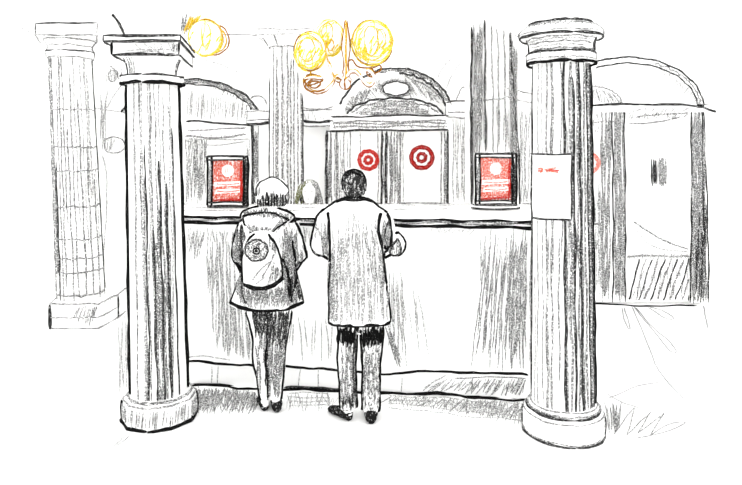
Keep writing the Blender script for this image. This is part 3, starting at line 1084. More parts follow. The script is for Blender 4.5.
# ------------------------------------------------------------------ red posters in frames
def poster(px0, px1, y0, y1, Y, label, base):
    """framed poster standing on the counter top"""
    p0, p1 = at(px0, y1, Y), at(px1, y0, Y)
    z0 = ZT + .012
    e = empty('poster_stand', ((p0.x + p1.x) / 2, Y, z0))
    tag(e, label, 'poster stand', 'red posters in dark frames on the counter')
    pj = on_plane(Y)
    b = MB()
    fw = 5.5 * Y / F
    zb = z0 + (.03 if base else .006)
    for a in ((p0.x, p0.x + fw, zb, p1.z), (p1.x - fw, p1.x, zb, p1.z), (p0.x + fw, p1.x - fw, p1.z - fw * .75, p1.z), (p0.x + fw, p1.x - fw, zb, zb + fw * .75)):
        b.box(a[0], a[1], Y, Y + .05, a[2], a[3], P)
    yb_ = HY + (H - zb) / Y * F
    for x, ww in ((px0 + .6, 2.2), (px0 + 4.8, 2.0), (px1 - .6, 2.2), (px1 - 4.6, 2.4)):
        b.stroke([(x, y0), (x, (y0 + yb_) / 2), (x, yb_)], pj, ww, M('black', False), .3)
    for y, ww in ((y0 + .4, 2.2), (y0 + 4, 1.6), (yb_ - .6, 1.8), (yb_ - 4, 1.4)):
        b.stroke([(px0, y), ((px0 + px1) / 2, y - .4), (px1, y)], pj, ww, dk, .3)
    b.hatch([(px0 + 1, y0 + 1), (px0 + 5, y0 + 1), (px0 + 5, yb_), (px0 + 1, yb_)], pj, 3, 1.4, md, .3, .1)
    b.hatch([(px1 - 5, y0 + 1), (px1 - 1, y0 + 1), (px1 - 1, yb_), (px1 - 5, yb_)], pj, 3, 1.6, dk, .3, .1)
    hang(tag(b.build('frame'), 'dark hatched frame'), e)
    b = MB()
    b.box(p0.x + fw * .9, p1.x - fw * .9, Y + .012, Y + .04, zb + fw * .7, p1.z - fw * .7, MC('poster_red', (.62, .10, .055), .70, 110, (1, .4, .6)))
    pj2 = on_plane(Y + .011)
    xa, xb = px0 + 5.2, px1 - 5.2
    ya, ybb = y0 + 4.5, yb_ - 4.5
    hh = ybb - ya
    b.hatch([(xa + 1, ya + 1), (xb - 1, ya + 1), (xb - 1, ya + hh * .5), (xa + 1, ya + hh * .5)], pj2, 15, 1.3, M('orange'), .6, .1)
    b.hatch([(xb - 3, ya), (xb - 1, ya), (xb - 1, ybb), (xb - 3, ybb)], pj2, 3, 1.4, M('red'), .3, .1)
    b.stroke([(xa + 1, ybb - 2), (xb - 1, ybb - 3)], pj2, 2.2, M('red'), .5)
    po_ = hang(b.build('poster'), e)
    # white circle and white text bars printed on the poster
    c = at((xa + xb) / 2, ya + hh * .25, Y + .006)
    s = Y / F
    b = MB()
    b.loft([[(c.x + 6 * s * math.cos(k * PI / 14), c.y + d, c.z + 6 * s * math.sin(k * PI / 14)) for k in range(28)] for d in (.006, 0)], P, True, False)
    for fa, fb_, xi in ((.50, .63, 2), (.68, .80, 3.5)):
        q0, q1 = at(xa + xi, ya + hh * fb_, Y + .006), at(xb - xi, ya + hh * fa, Y + .006)
        b.prism([(q0.x, q0.y, q0.z), (q1.x, q0.y, q0.z + .012), (q1.x, q0.y, q1.z), (q0.x, q0.y, q1.z - .008)], [(q0.x, q0.y + .006, q0.z), (q1.x, q0.y + .006, q0.z + .012), (q1.x, q0.y + .006, q1.z), (q0.x, q0.y + .006, q1.z - .008)], P)
    pj3 = on_plane(Y + .005)
    for fy in (.57, .74, .86):
        b.stroke([(xa + 4, ya + hh * fy), ((xa + xb) / 2, ya + hh * fy + .6), (xb - 4, ya + hh * fy - .6)], pj3, .9, M('orange'), .3)
    hang(b.build('printed_mark'), po_)
    if base:
        b = MB()
        cx, cy = (p0.x + p1.x) / 2, Y + .03
        b.loft([[(cx + 24 * s * r * math.cos(k * PI / 16), cy + .11 * r * math.sin(k * PI / 16), z) for k in range(32)] for r, z in ((1, z0 + .001), (1.02, z0 + .018), (.9, z0 + .03))], P)
        for r, z, ww, m_ in ((1, z0 + .004, .007, dk), (.93, z0 + .028, .005, dk), (.8, z0 + .031, .004, md)):
            b.line3([(cx + 24 * s * r * math.cos(k * PI / 16), cy + .11 * r * math.sin(k * PI / 16), z) for k in range(33)], ww, m_, .002)
        for k in range(12):
            xx = cx + (k - 6) * 3 * s
            b.line3([(xx, cy - .1 * math.sqrt(max(0, 1 - ((k - 6) / 8) ** 2)), z0 + .022), (xx + .03, cy - .02, z0 + .031)], .004, md, .002)
        hang(b.build('base'), e)
    else:
        b = MB()
        b.box(p0.x, p1.x, Y, Y + .14, z0, z0 + .008, P)
        b.line3([(p0.x, Y, z0 + .004), (p1.x, Y, z0 + .004)], .005, dk, .002)
        hang(b.build('base'), e)
    return e


poster(207, 248.5, 156, 208.5, 5.50, 'framed red poster at the left end of the counter, beside the woman with the backpack', False)
poster(475, 517, 153.5, 208, 5.40, 'framed red poster on an oval foot at the right end of the counter', True)

# ------------------------------------------------------------------ paper notice on the right column
b = MB()
Yn = 4.19 - .245
e = empty('paper_notice', at(552, 220, Yn))
tag(e, 'white paper notice with a small red mark taped to the right column', 'notice')
n = 10
cxr, cyr = cr(1.5)
def npt(t, y, d=0.):
    """paper wraps gently in front of the shaft"""
    px = 531.5 + (571.5 - 531.5) * t
    bulge = .022 * (1 - (2 * t - 1) ** 2)
    return at(px, y, Yn + .012 - bulge - d)
rows = [(155.5, 220.0), ]
v, f = [], []
for d in (0., -.006):
    for k in range(n + 1):
        for y in (154.5, 218.5 + 1.5 * k / n):
            p = npt(k / n, y, d)
            v.append(p)
m2 = 2 * (n + 1)
for k in range(n):
    a = 2 * k
    f += [(a, a + 1, a + 3, a + 2), (m2 + a, m2 + a + 2, m2 + a + 3, m2 + a + 1), (a, a + 2, m2 + a + 2, m2 + a), (a + 1, m2 + a + 1, m2 + a + 3, a + 3)]
f += [(0, m2, m2 + 1, 1), (2 * n, 2 * n + 1, m2 + 2 * n + 1, m2 + 2 * n)]
b.add(v, f, P)
def notice(x, y):
    return npt((x - 531.5) / 40, y, .002)
b.stroke([(530, 154), (550, 154.5), (572, 154)], notice, 1.6, dk, .4, 4)
b.stroke([(532, 154), (531, 190), (532, 219)], notice, 1.8, dk, .3, 4)
b.stroke([(571.5, 154), (571.5, 220)], notice, 1.8, dk, .3, 4)
b.stroke([(532, 218), (550, 219.5), (571, 220)], notice, 1.8, dk, .3, 4)
sh_ = hang(b.build('sheet'), e)
b = MB()
def notice2(x, y):
    return npt((x - 531.5) / 40, y, .004)
b.stroke([(538, 170), (540, 168), (543, 169), (542, 172), (538, 171)], notice2, 1.8, M('orange'), .2, 3)
b.stroke([(541, 170), (549, 169), (556, 168)], notice2, 1.5, M('orange'), .3, 3)
b.stroke([(546, 171.5), (552, 171), (558, 172.5)], notice2, 1.8, M('orange'), .3, 3)
b.stroke([(547, 170), (554, 170.5), (559, 170)], notice2, 1.0, M('red'), .3, 3)
hang(b.build('red_mark'), sh_)

# ------------------------------------------------------------------ yellow globe lamps
YEL, GOLD, BRN = M('yellow'), M('gold'), M('brown')


def globe(cx, cy, rx, ry, Y, e, dens, inner, name='globe'):
    c = at(cx, cy, Y)
    s = Y / F
    b = MB()
    n, rws = 28, 14
    rings = []
    for k in range(1, rws):
        t = PI * k / rws
        rings.append([(c.x + rx * s * math.sin(t) * math.cos(6.28318 * i / n), c.y + rx * s * math.sin(t) * math.sin(6.28318 * i / n), c.z - ry * s * math.cos(t)) for i in range(n)])
    b.loft(rings, P)

    def loop(nrm_tilt, az, r, off, width, mat, amp):
        """a scribbled loop round the globe: circle of latitude about a tilted axis"""
        ax = Vector((math.sin(nrm_tilt) * math.cos(az), math.sin(nrm_tilt) * math.sin(az), math.cos(nrm_tilt)))
        u = ax.orthogonal().normalized()
        w2 = ax.cross(u)
        rr = math.sqrt(max(.02, 1 - off * off))
        pts = []
        for k in range(29):
            t = 6.7 * k / 28
            q = (u * math.cos(t) + w2 * math.sin(t)) * rr + ax * off
            pts.append((c.x + q.x * rx * s * r, c.y + q.y * rx * s * r, c.z + q.z * ry * s * r))
        b.line3(pts, width * .5 * s, mat, amp * s, .03)
    # great circles near the picture plane and others all round
    for k in range(5):
        loop(PI / 2 + random.uniform(-.12, .12), PI / 2 + random.uniform(-.15, .15), 1.02, random.uniform(-.1, .1), 1.1, (GOLD, YEL, YEL, BRN, YEL)[k], .9)
    for k in range(dens):
        loop(PI / 2 + random.uniform(-.35, .35), PI / 2 + random.uniform(-.3, .3), 1.0, random.uniform(.25, .6), .9, (YEL, GOLD, YEL)[k % 3], .9)
        loop(PI / 2 + random.uniform(-.35, .35), -PI / 2 + random.uniform(-.3, .3), 1.0, random.uniform(.3, .85), .9, (YEL, YEL, GOLD)[k % 3], .9)
    for k in range(3):
        loop(random.uniform(1.1, 1.9), random.uniform(0, 6), 1.0, random.uniform(-.5, .5), .8, YEL, .8)
    # yellow rubbing over the lower half
    for k in range(10 + dens * 9):
        t0 = random.uniform(0, 6.28)
        zz = random.uniform(-.85, -.1)
        pts = []
        for j in range(6):
            q = zz + .35 * j / 5
            rr = math.sqrt(max(0, 1 - min(.99, q * q)))
            pts.append((c.x + rx * s * rr * math.cos(t0 + .06 * j), c.y + rx * s * rr * math.sin(t0 + .06 * j), c.z + ry * s * q))
        b.line3(pts, .75 * s, YEL, .003, .04)
    for ox, oy, ow, oh in inner or ():
        pts = []
        for k in range(25):
            u_, v_ = ox + ow * math.cos(k * PI / 12), oy + oh * math.sin(k * PI / 12)
            dd = math.sqrt(max(.01, 1 - u_ * u_ - v_ * v_))
            pts.append((c.x + rx * s * u_, c.y - rx * s * dd, c.z + ry * s * v_))
        b.line3(pts, .5 * s, GOLD, .004, .02)
    hang(b.build(name), e)


YC = 5.0
sC = YC / F
e = empty('chandelier', at(346, 20, YC))
tag(e, 'yellow chandelier with three round globes on curled brown arms, hanging above the counter', 'chandelier')
# spindle
b = MB()
prof = [(86, 1), (82, 4.5), (79, 5), (76, 2.2), (72, 3), (66, 1.6), (60, 2.2), (50, 4), (42, 3.6), (30, 1.8), (20, .9)]
pc_ = at(346, 50, YC)
b.lathe((pc_.x, YC), [(max(.4, r) * sC, H - (y - HY) / F * YC) for y, r in prof], P, 16)
for t in (-1.5, 1.5, 0, 3.1):
    b.line3([(pc_.x + r * sC * math.sin(t), YC - r * sC * math.cos(t), H - (y - HY) / F * YC) for y, r in prof], 1.0 * sC, BRN if abs(t) > 1 and abs(t) < 2 else GOLD, .002, .03)
ball_c = at(345, 84, YC - .03)
bl = MB()
rr_ = []
for k in range(1, 10):
    t = PI * k / 10
    rr_.append([(ball_c.x + 5 * sC * math.sin(t) * math.cos(6.28318 * i / 16), ball_c.y + 5 * sC * math.sin(t) * math.sin(6.28318 * i / 16), ball_c.z - 5 * sC * math.cos(t)) for i in range(16)])
bl.loft(rr_, P)
for a_ in (0, PI / 2):
    bl.line3([(ball_c.x + 5.1 * sC * math.cos(a_) * math.cos(k * PI / 10), ball_c.y + 5.1 * sC * math.sin(a_) * math.cos(k * PI / 10), ball_c.z + 5.1 * sC * math.sin(k * PI / 10)) for k in range(21)], .8 * sC, BRN, .002, .02)
hang(b.build('spindle'), e)
hang(bl.build('finial'), e)
b = MB()
b.lathe((pc_.x, YC), [(.0035, H + (HY - 21) / F * YC), (.0035, 3.4)], P, 8)
hang(b.build('hanger_rod'), e)


def arm(pxs, dY, mats=(BRN, GOLD), r=1.0):
    b = MB()
    pts = smooth([Vector((x, y)) for x, y in pxs], 2)
    n = len(pts)
    P3 = [at(p.x, p.y, YC - .02 + dY * i / (n - 1)) for i, p in enumerate(pts)]
    b.tube(P3, r * sC, P, 8)
    for dz in (-1, 1):
        b.line3([p + Vector((0, 0, dz * r * sC)) for p in P3], .85 * sC, mats[0] if dz < 0 else mats[1], .004, .03)
    return b


b = arm([(346, 78), (351, 70), (358, 72), (364, 83), (371, 86), (375, 80), (372, 72), (366, 70)], -.05, r=1.5)
b2 = [(346, 64), (352, 58), (356, 66), (362, 68), (374, 68), (380, 64), (382, 70), (374, 74), (368, 70)]
pts = smooth([Vector(p) for p in b2], 2)
b.tube([at(p.x, p.y, YC) for p in pts], .9 * sC, BRN, 6)
b.stroke([(366, 70), (372, 68), (376, 74), (372, 78), (367, 74), (366, 70)], on_plane(YC), 1.4, BRN, .4, 3)
b.tube([at(372, 68, YC), at(372, 62, YC)], 2 * sC, GOLD, 8)
hang(b.build('arm'), e)
b = arm([(346, 78), (338, 82), (333, 76), (330, 66), (326, 56), (327, 52)], .12, r=1.2)
hang(b.build('arm'), e)
b = arm([(344, 80), (336, 74), (333, 84), (326, 90), (316, 94), (306, 88), (303, 80), (310, 77), (322, 78)], -.12, r=1.2)
for q in ([(303, 79), (307, 86), (316, 84), (324, 80), (318, 76), (308, 82), (303, 88), (312, 92), (325, 90)], [(308, 84), (314, 80), (322, 84), (314, 89), (308, 84)], [(306, 76), (312, 74), (320, 76)], [(310, 72), (313, 78), (309, 84)]):
    b.stroke(q, on_plane(YC - .12), 1.6, BRN, .5, 3)
b.tube([at(311, 78, YC - .12), at(310.5, 68, YC - .12)], 1.8 * sC, GOLD, 8)
hang(b.build('arm'), e)
globe(310, 51.5, 15.5, 19, YC - .12, e, 4, [(-.1, 0, .5, .62)])
globe(329.5, 38, 14, 17.5, YC + .12, e, 2, [(-.1, .15, .38, .6), (.1, -.5, .25, .28)])
globe(372, 43, 20, 22, YC, e, 5, [(-.05, 0, .34, .66), (.45, .1, .2, .4)])

Yg = 5.3
e = empty('pendant_lamp', at(206, 56, Yg))
tag(e, 'single orange outlined globe lamp peeking out behind the square capital of the left column', 'lamp')
globe(206, 38, 16.5, 17.5, Yg, e, 1, None)
b = MB()
c = at(206, 38, Yg)
b.lathe((c.x, Yg), [(.004, c.z + .14), (.004, 3.4)], P, 8)
hang(b.build('hanger_rod'), e)
b = MB()
s = Yg / F
c2 = at(214, 40, Yg + .12)
for k, r in enumerate((15.5, 13)):
    b.line3([(c2.x + r * s * math.cos(t * .2 - 1.6), c2.y, c2.z + r * s * math.sin(t * .2 - 1.6)) for t in range(18)], .7 * s, GOLD if k else BRN, .004, .03)
b.stroke([(184, 30), (192, 16)], on_plane(Yg), 1.2, GOLD)
for k in range(9):
    x = 184 + k * 1.4
    b.stroke([(x, 33 - k), (x + 6, 17 - k * .2)], on_plane(Yg), 1.1, GOLD if k % 2 else YEL, .5, 4)
b.tube([at(206, 38, Yg), at(190, 30, Yg)], .006, GOLD, 6)
b.tube([at(206, 38, Yg), at(214, 40, Yg + .12)], .006, GOLD, 6)
hang(b.build('bracket'), e)

# ------------------------------------------------------------------ people
def ellring(c, rx, ry, n=28, pw=1.0, tilt=0.):
    out = []
    for k in range(n):
        t = 6.28318 * k / n
        cx_, sy = math.cos(t), math.sin(t)
        cx_ = math.copysign(abs(cx_) ** pw, cx_)
        sy = math.copysign(abs(sy) ** pw, sy)
        out.append(Vector((c[0] + rx * cx_, c[1] + ry * sy, c[2] + tilt * ry * sy)))
    return out


def limb(b, pts, rads, mat=P, n=14):
    """rounded limb through joints"""
    pp, rr = [], []
    for i in range(len(pts) - 1):
        for k in range(5):
            t = k / 5
            pp.append(Vector(pts[i]).lerp(Vector(pts[i + 1]), t))
            rr.append(rads[i] + (rads[i + 1] - rads[i]) * t)
    pp.append(Vector(pts[-1]))
    rr.append(rads[-1])
    for _ in range(2):
        pp = [pp[0]] + [(pp[i - 1] + pp[i] * 2 + pp[i + 1]) / 4 for i in range(1, len(pp) - 1)] + [pp[-1]]
    b.tube(pp, rr, mat, n, True, False)


def ball(b, c, rx, ry, rz, mat=P, n=20, m=12):
    rings = []
    for k in range(1, m):
        t = PI * k / m
        rings.append([(c[0] + rx * math.sin(t) * math.cos(6.28318 * i / n), c[1] + ry * math.sin(t) * math.sin(6.28318 * i / n), c[2] - rz * math.cos(t)) for i in range(n)])
    b.loft(rings, mat)


def hand(b, wrist, fwd, side, up):
    """right-angled frame: fwd along the fingers, side towards the thumb, up from the palm's back; five separate fingers"""
    Wr, fw, sd, up = Vector(wrist), Vector(fwd).normalized(), Vector(side).normalized(), Vector(up).normalized()
    rings = []
    for t, hw_, th in ((-.02, .027, .022), (.02, .034, .018), (.06, .043, .016), (.088, .042, .014)):
        c = Wr + fw * t
        rings.append([c + sd * (hw_ * math.cos(6.28318 * k / 14)) + up * (th * math.sin(6.28318 * k / 14)) for k in range(14)])
    b.loft(rings, P)
    for k, (o_, ln) in enumerate(((.036, .070), (.012, .080), (-.013, .074), (-.037, .058))):
        s0 = Wr + fw * .080 + sd * o_
        d = (fw + sd * o_ * 2.6).normalized()
        limb(b, [s0, s0 + d * ln * .45 + up * .006, s0 + d * ln * .8 - up * .006, s0 + d * ln - up * .018], [.0095, .009, .008, .007], P, 8)
    t0 = Wr + fw * .03 + sd * .03
    limb(b, [t0, t0 + sd * .028 + fw * .02, t0 + sd * .036 + fw * .052 - up * .008], [.013, .011, .008], P, 8)


def head(b, c, w_, h_, face):
    """skull, jaw, nose, ears, brow; c = centre, face = +1 looks away (+Y), -1 towards the picture"""
    x, y, z = c
    ball(b, (x, y, z + h_ * .08), w_ / 2, w_ * .60, h_ * .43)
    ball(b, (x, y + face * w_ * .14, z - h_ * .22), w_ * .37, w_ * .44, h_ * .29)
    ny = y + face * w_ * .60
    b.tube([Vector((x, ny - face * .008, z + h_ * .06)), Vector((x, ny + face * .012, z - h_ * .08)), Vector((x, ny - face * .004, z - h_ * .12))], [.008, .014, .012], P, 8)
    for s in (-1, 1):
        ball(b, (x + s * w_ * .5, y + face * .005, z - h_ * .02), .010, .022, .032)
        b.tube([Vector((x + s * .012, ny - face * .012, z + h_ * .11)), Vector((x + s * .05, ny - face * .03, z + h_ * .11))], .009, P, 6)
    b.tube([Vector((x - .022, ny - face * .012, z - h_ * .235)), Vector((x, ny - face * .002, z - h_ * .23)), Vector((x + .022, ny - face * .012, z - h_ * .235))], .007, P, 6)


def face_marks(b, c, w_, h_, face, far=False):
    x, y, z = c
    ny = y + face * w_ * .60
    kd = M('dark', far)
    for s in (-1, 1):
        ball(b, (x + s * .032, ny - face * .020, z + h_ * .03), .011, .008, .007, kd, 10, 6)
        b.tube([Vector((x + s * .016, ny + face * .0, z + h_ * .12)), Vector((x + s * .034, ny - face * .006, z + h_ * .135)), Vector((x + s * .05, ny - face * .022, z + h_ * .12))], .003, kd, 5)
    b.tube([Vector((x - .022, ny - face * .002, z - h_ * .235)), Vector((x, ny + face * .005, z - h_ * .232)), Vector((x + .022, ny - face * .002, z - h_ * .235))], .003, kd, 5)


def snap(bvh, Yf, off=.003):
    """picture point -> the garment's surface along the line of sight, else its nearest point"""
    def f(x, y):
        o_ = Vector((0, 0, H))
        d = (at(x, y, Yf) - o_).normalized()
        hit = bvh.ray_cast(o_, d)
        if hit[0] is None:
            c_ = [bvh.find_nearest(at(x, y, Yf - .30 + .03 * k)) for k in range(14)]
            hit = min(c_, key=lambda h_: h_[3])
        return hit[0] + hit[1] * off
    return f


# ---- man in the long coat
YMn = 4.336
def m(x, y, dy=0.):
    q = at(x, y, YMn)
    return Vector((q.x, q.y + dy, q.z))
sM = YMn / F
b = MB()
hc = m(354, 184.5, .03)
head(b, hc, 24 * sM, 33 * sM, 1)
limb(b, [m(354, 190, .02), m(354, 206, .0)], [.055, .062])
rings = [ellring(m((a + c_) / 2, y), (c_ - a) / 2 * sM, d) for y, a, c_, d in ((204, 342, 366, .06), (210, 328, 380, .085), (220, 327, 381, .10), (250, 334, 379, .105), (285, 336, 382, .11), (312, 337, 383, .11), (318, 340, 380, .09))]
b.loft(rings, P)
shl, ell, wrl = m(328, 216), m(320, 251, .06), Vector((m(338, 0).x, YMn + .40, 1.388))
shr, elr, wrr = m(380, 216), m(396, 251, .05), Vector((m(376, 0).x, YMn + .38, 1.388))
limb(b, [shl, ell, wrl], [.055, .042, .028])
limb(b, [shr, elr, wrr], [.055, .042, .028])
hand(b, wrl + Vector((.0, .01, .0)), (.06, 1, -.06), (1, 0, 0), (0, .06, 1))
hand(b, wrr + Vector((.0, .01, .0)), (-.06, 1, -.06), (-1, 0, 0), (0, .06, 1))
limb(b, [m(346, 318), m(346, 366, .01), m(348.5, 411)], [.085, .058, .04])
limb(b, [m(372, 318), m(371, 366, .01), m(371, 414)], [.085, .058, .04])
limb(b, [m(348.5, 410), m(345, 415, .03), m(338, 415.5, .10)], [.04, .036, .028])
limb(b, [m(371, 411), m(371, 416, .03), m(371, 416, .13)], [.04, .036, .028])
nb, bv = b.remeshed(.0055, P, 3)
face_marks(nb, hc, 24 * sM, 33 * sM, 1)
man = nb.build('person')
tag(man, 'person with short dark hair in a long pale coat, standing at the counter', 'person')

b = MB()   # hair
ball(b, (hc.x, hc.y - .012, hc.z + .022), 12.6 * sM, .105, .092)
ball(b, (hc.x, hc.y - .03, hc.z - .028), 11.2 * sM, .085, .075)
nb, bv = b.remeshed(.009, MC('dark_hair', (.028, .028, .028), .80, 60, (1, 1, .55)), 3)
sp = snap(bv, YMn)
for k in range(30):
    x0 = random.uniform(344, 364)
    y0 = random.uniform(171, 190)
    nb.stroke([(x0, y0), (x0 + random.uniform(-3, 3), y0 + 7)], sp, 1.5, dk if k % 3 else md, .4, 3)
nb.stroke([(343, 190), (342, 180), (347, 172), (354, 169.5), (362, 172), (366, 181), (365, 191)], sp, 2.0, M('black'), .4, 4)
nb.stroke([(346, 176), (353, 172), (361, 176)], sp, 3.0, M('black'), .5, 3)
hang(nb.build('hair'), man)

b = MB()   # trousers
b.loft([ellring(m(359.5, y_), w_ * sM, d_) for y_, w_, d_ in ((300, 24, .12), (318, 24, .125), (326, 23, .12), (331, 20, .09))], P)
limb(b, [m(347, 312), m(346.5, 335), m(346.5, 366, .01), m(348, 390), m(348.5, 408.5)], [.09, .072, .06, .055, .057])
limb(b, [m(371.5, 312), m(371.5, 335), m(371, 366, .01), m(371, 390), m(371, 411)], [.09, .08, .066, .058, .058])
nb, bv = b.remeshed(.010, MC('grey_trousers', (.10, .10, .10), .45, 55, (1, 1, .5)), 2)
sp = snap(bv, YMn)
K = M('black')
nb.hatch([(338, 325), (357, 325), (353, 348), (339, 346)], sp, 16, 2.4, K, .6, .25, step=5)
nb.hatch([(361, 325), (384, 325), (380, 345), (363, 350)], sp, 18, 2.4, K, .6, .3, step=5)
nb.hatch([(340, 340), (354, 340), (352, 408), (342, 408)], sp, 7, 1.2, md, 1.5, .35, step=5)
nb.hatch([(364, 340), (379, 340), (378, 410), (364, 410)], sp, 9, 1.3, md, 1.5, .35, step=5)
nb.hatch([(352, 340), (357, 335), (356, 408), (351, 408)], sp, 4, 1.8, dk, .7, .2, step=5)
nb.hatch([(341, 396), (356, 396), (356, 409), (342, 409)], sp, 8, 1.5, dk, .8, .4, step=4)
for q, ww in (([(338, 326), (339, 350), (338, 370), (341, 390), (340, 408)], 2.6), ([(358, 326), (355, 350), (355, 372), (357, 392), (357, 408)], 3.0), ([(361, 330), (362, 355), (364, 372), (362, 392), (362, 411)], 3.0), ([(383, 326), (381, 350), (379, 372), (380, 395), (379, 412)], 3.0)):
    nb.stroke(q, sp, ww, K, .5, 5)
hang(nb.build('trousers'), man)


def shoe(name, heel, toe, w_, h_, parent, mat, flat=0.):
    """a shoe from heel to toe standing on the floor"""
    b = MB()
    hl, tt = Vector((heel[0], heel[1], 0)), Vector((toe[0], toe[1], 0))
    d = (tt - hl)
    L_ = d.length
    d.normalize()
    sd = Vector((d.y, -d.x, 0))
    rings = []
    for t, ww, hh in ((0, .55, .8), (.06, .8, 1.0), (.25, .92, 1.05), (.45, .9, .85), (.65, 1.0, .62), (.85, .9, .5), (.97, .55, .4), (1, .3, .25)):
        c = hl + d * (L_ * t)
        rings.append([c + sd * (w_ / 2 * ww * math.cos(6.28318 * k / 16)) + Vector((0, 0, max(.004, h_ * hh * (.5 + .5 * math.sin(6.28318 * k / 16))))) for k in range(16)])
    b.loft(rings, mat)
    hang(b.build(name), parent)
    return b


shmat = MC('black_leather', (.012, .012, .012), .93, 80, (1, 1, 1))
pl_, pr_ = on_floor(350, 421), on_floor(371, 424.5)
shoe('shoe', pl_, (pl_.x - .15, pl_.y + .17), .10, .095, man, shmat)
shoe('shoe', pr_, (pr_.x + .0, pr_.y + .25), .105, .095, man, shmat)

b = MB()   # coat
rows = ((197, 345, 364, .062), (200, 340, 369, .075), (204, 332, 376, .095), (209, 325, 383, .108), (216, 323, 386, .118), (224, 325, 385, .124), (250, 329, 384, .13), (290, 328.5, 387, .135), (320.5, 328, 390.5, .14))
rings = [ellring(m((a + c_) / 2, y), (c_ - a) / 2 * sM, d, 28, .8 if y > 206 else 1) for y, a, c_, d in rows]
b.loft(rings, P)
limb(b, [m(327, 213), m(321, 233), m(319.5, 250, .04), Vector((m(330, 0).x, YMn + .22, 1.28)), Vector((m(337, 0).x, YMn + .35, 1.365))], [.068, .062, .066, .055, .046])
limb(b, [m(382, 213), m(388, 233), m(397, 248, .02), Vector((m(388, 0).x, YMn + .20, 1.28)), Vector((m(377, 0).x, YMn + .33, 1.365))], [.068, .060, .074, .055, .046])
nb, bv = b.remeshed(.010, P, 3)
sp = snap(bv, YMn)
nb.hatch([(333, 222), (380, 216), (386, 326), (332, 326)], sp, 26, 1.15, lt, 1.3, .2, step=6)
nb.hatch([(333, 270), (382, 270), (386, 327), (331, 327)], sp, 9, 1.1, lt, 1.3, .1, step=6)
nb.hatch([(340, 212), (360, 208), (366, 300), (338, 300)], sp, 8, 1.1, lt, 1.3, .35, step=6)
nb.hatch([(362, 225), (382, 222), (386, 300), (366, 290)], sp, 5, 1.1, md, 1.3, .35, step=6)
nb.hatch([(331, 260), (338, 260), (338, 322), (330, 322)], sp, 5, 1.4, md, .8, .2, step=6)
nb.hatch([(378, 260), (386, 258), (388, 322), (382, 322)], sp, 5, 1.4, md, .8, .2, step=6)
nb.hatch([(328, 250), (334, 250), (333, 322), (329, 322)], sp, 5, 1.5, md, .6, .15, step=6)
# sleeves shading
nb.hatch([(315, 222), (328, 218), (327, 240), (313, 240)], sp, 6, 1.1, lt, 1, .3, step=5)
nb.hatch([(320, 232), (328, 225), (328, 258), (322, 258)], sp, 7, 1.5, md, 1, .2, step=5)
nb.hatch([(384, 218), (391, 224), (391, 256), (382, 250)], sp, 9, 1.6, md, 1, .15, step=5)
nb.hatch([(392, 240), (400, 238), (400, 254), (392, 256)], sp, 5, 1.2, md, .8, .2, step=4)
# drawn seams and edges
for q, ww, m_ in (
        ([(340, 200), (330, 206), (321, 211), (316, 220), (312, 236), (311, 250), (314, 259), (320, 262), (328, 258)], 2.8, K),
        ([(369, 200), (378, 206), (387, 213), (391, 226), (392, 240), (388, 250), (384, 246)], 3.0, K),
        ([(328, 212), (330, 225), (330, 245), (331, 262)], 3.4, K),
        ([(331, 262), (330, 290), (329, 326)], 2.8, K),
        ([(380, 213), (378, 225), (380, 242), (383, 262), (386, 285)], 3.4, K),
        ([(384, 240), (387, 225), (389, 220)], 2.0, dk),
        ([(386, 285), (388, 300), (390, 327)], 2.8, K),
        ([(328, 326), (345, 325.5), (360, 326), (376, 325), (391, 326)], 3.2, K),
        ([(395, 233), (401, 232), (406, 240), (407, 250), (403, 258), (395, 261), (387, 257)], 2.6, K),
        ([(397, 238), (401, 246), (400, 253), (394, 256), (389, 253), (393, 246), (397, 238)], 2.2, dk),
        ([(316, 226), (322, 238), (328, 250)], 1.6, md),
        ([(314, 250), (318, 256), (324, 254)], 1.4, md),
        ([(391, 240), (386, 252), (383, 258)], 2.2, K),
        ([(328, 322), (328, 329), (333, 329)], 2.6, K), ([(391, 320), (392, 328), (387, 329)], 2.6, K)):
    nb.stroke(q, sp, ww, m_, .5, 5)
coat_ = hang(nb.build('coat'), man)
b = MB()   # collar
rings = [ellring(m(354.5, y, dy), rx * sM, d, 28, 1, .0) for y, rx, d, dy in ((202.5, 16.5, .078, -.002), (199.5, 13, .075, -.002), (197, 11.2, .07, .0))]
b.loft(rings, MC('dark_collar', (.015, .015, .015), .95, 70, (1, 1, 1)))
v_ = [Vector(p) for p in b.v]
bvc = BVHTree.FromPolygons(v_, b.f)
spc = snap(bvc, YMn)
b.stroke([(337, 203), (346, 199), (354, 196), (364, 199), (373, 204)], spc, 5, K, .4, 4)
b.stroke([(341, 201), (348, 197.5), (355, 196), (366, 200)], spc, 3, K, .4, 4)
hang(tag(b.build('collar'), 'black coat collar'), coat_)

# ---- woman with the backpack
YW = 4.48
sW = YW / F
def wv(x, y, dy=0.):
    q = at(x, y, YW)
    return Vector((q.x, q.y + dy, q.z))
b = MB()
hc = wv(271, 195, .03)
head(b, hc, 23 * sW, 32 * sW, 1)
limb(b, [wv(270, 200, .02), wv(268, 218)], [.05, .055])
rings = [ellring(wv((a + c_) / 2, y), (c_ - a) / 2 * sW, d) for y, a, c_, d in ((216, 258, 280, .05), (221, 246, 292, .075), (232, 245, 292, .09), (258, 248, 290, .085), (285, 246, 292, .10), (300, 248, 292, .10), (306, 252, 288, .08))]
b.loft(rings, P)
shl, ell, wrl = wv(247, 226), wv(239, 262, .06), Vector((wv(258, 0).x, YW + .34, 1.388))
shr, elr, wrr = wv(292, 226), wv(300, 260, .06), Vector((wv(282, 0).x, YW + .32, 1.388))
limb(b, [shl, ell, wrl], [.048, .037, .025])
limb(b, [shr, elr, wrr], [.048, .037, .025])
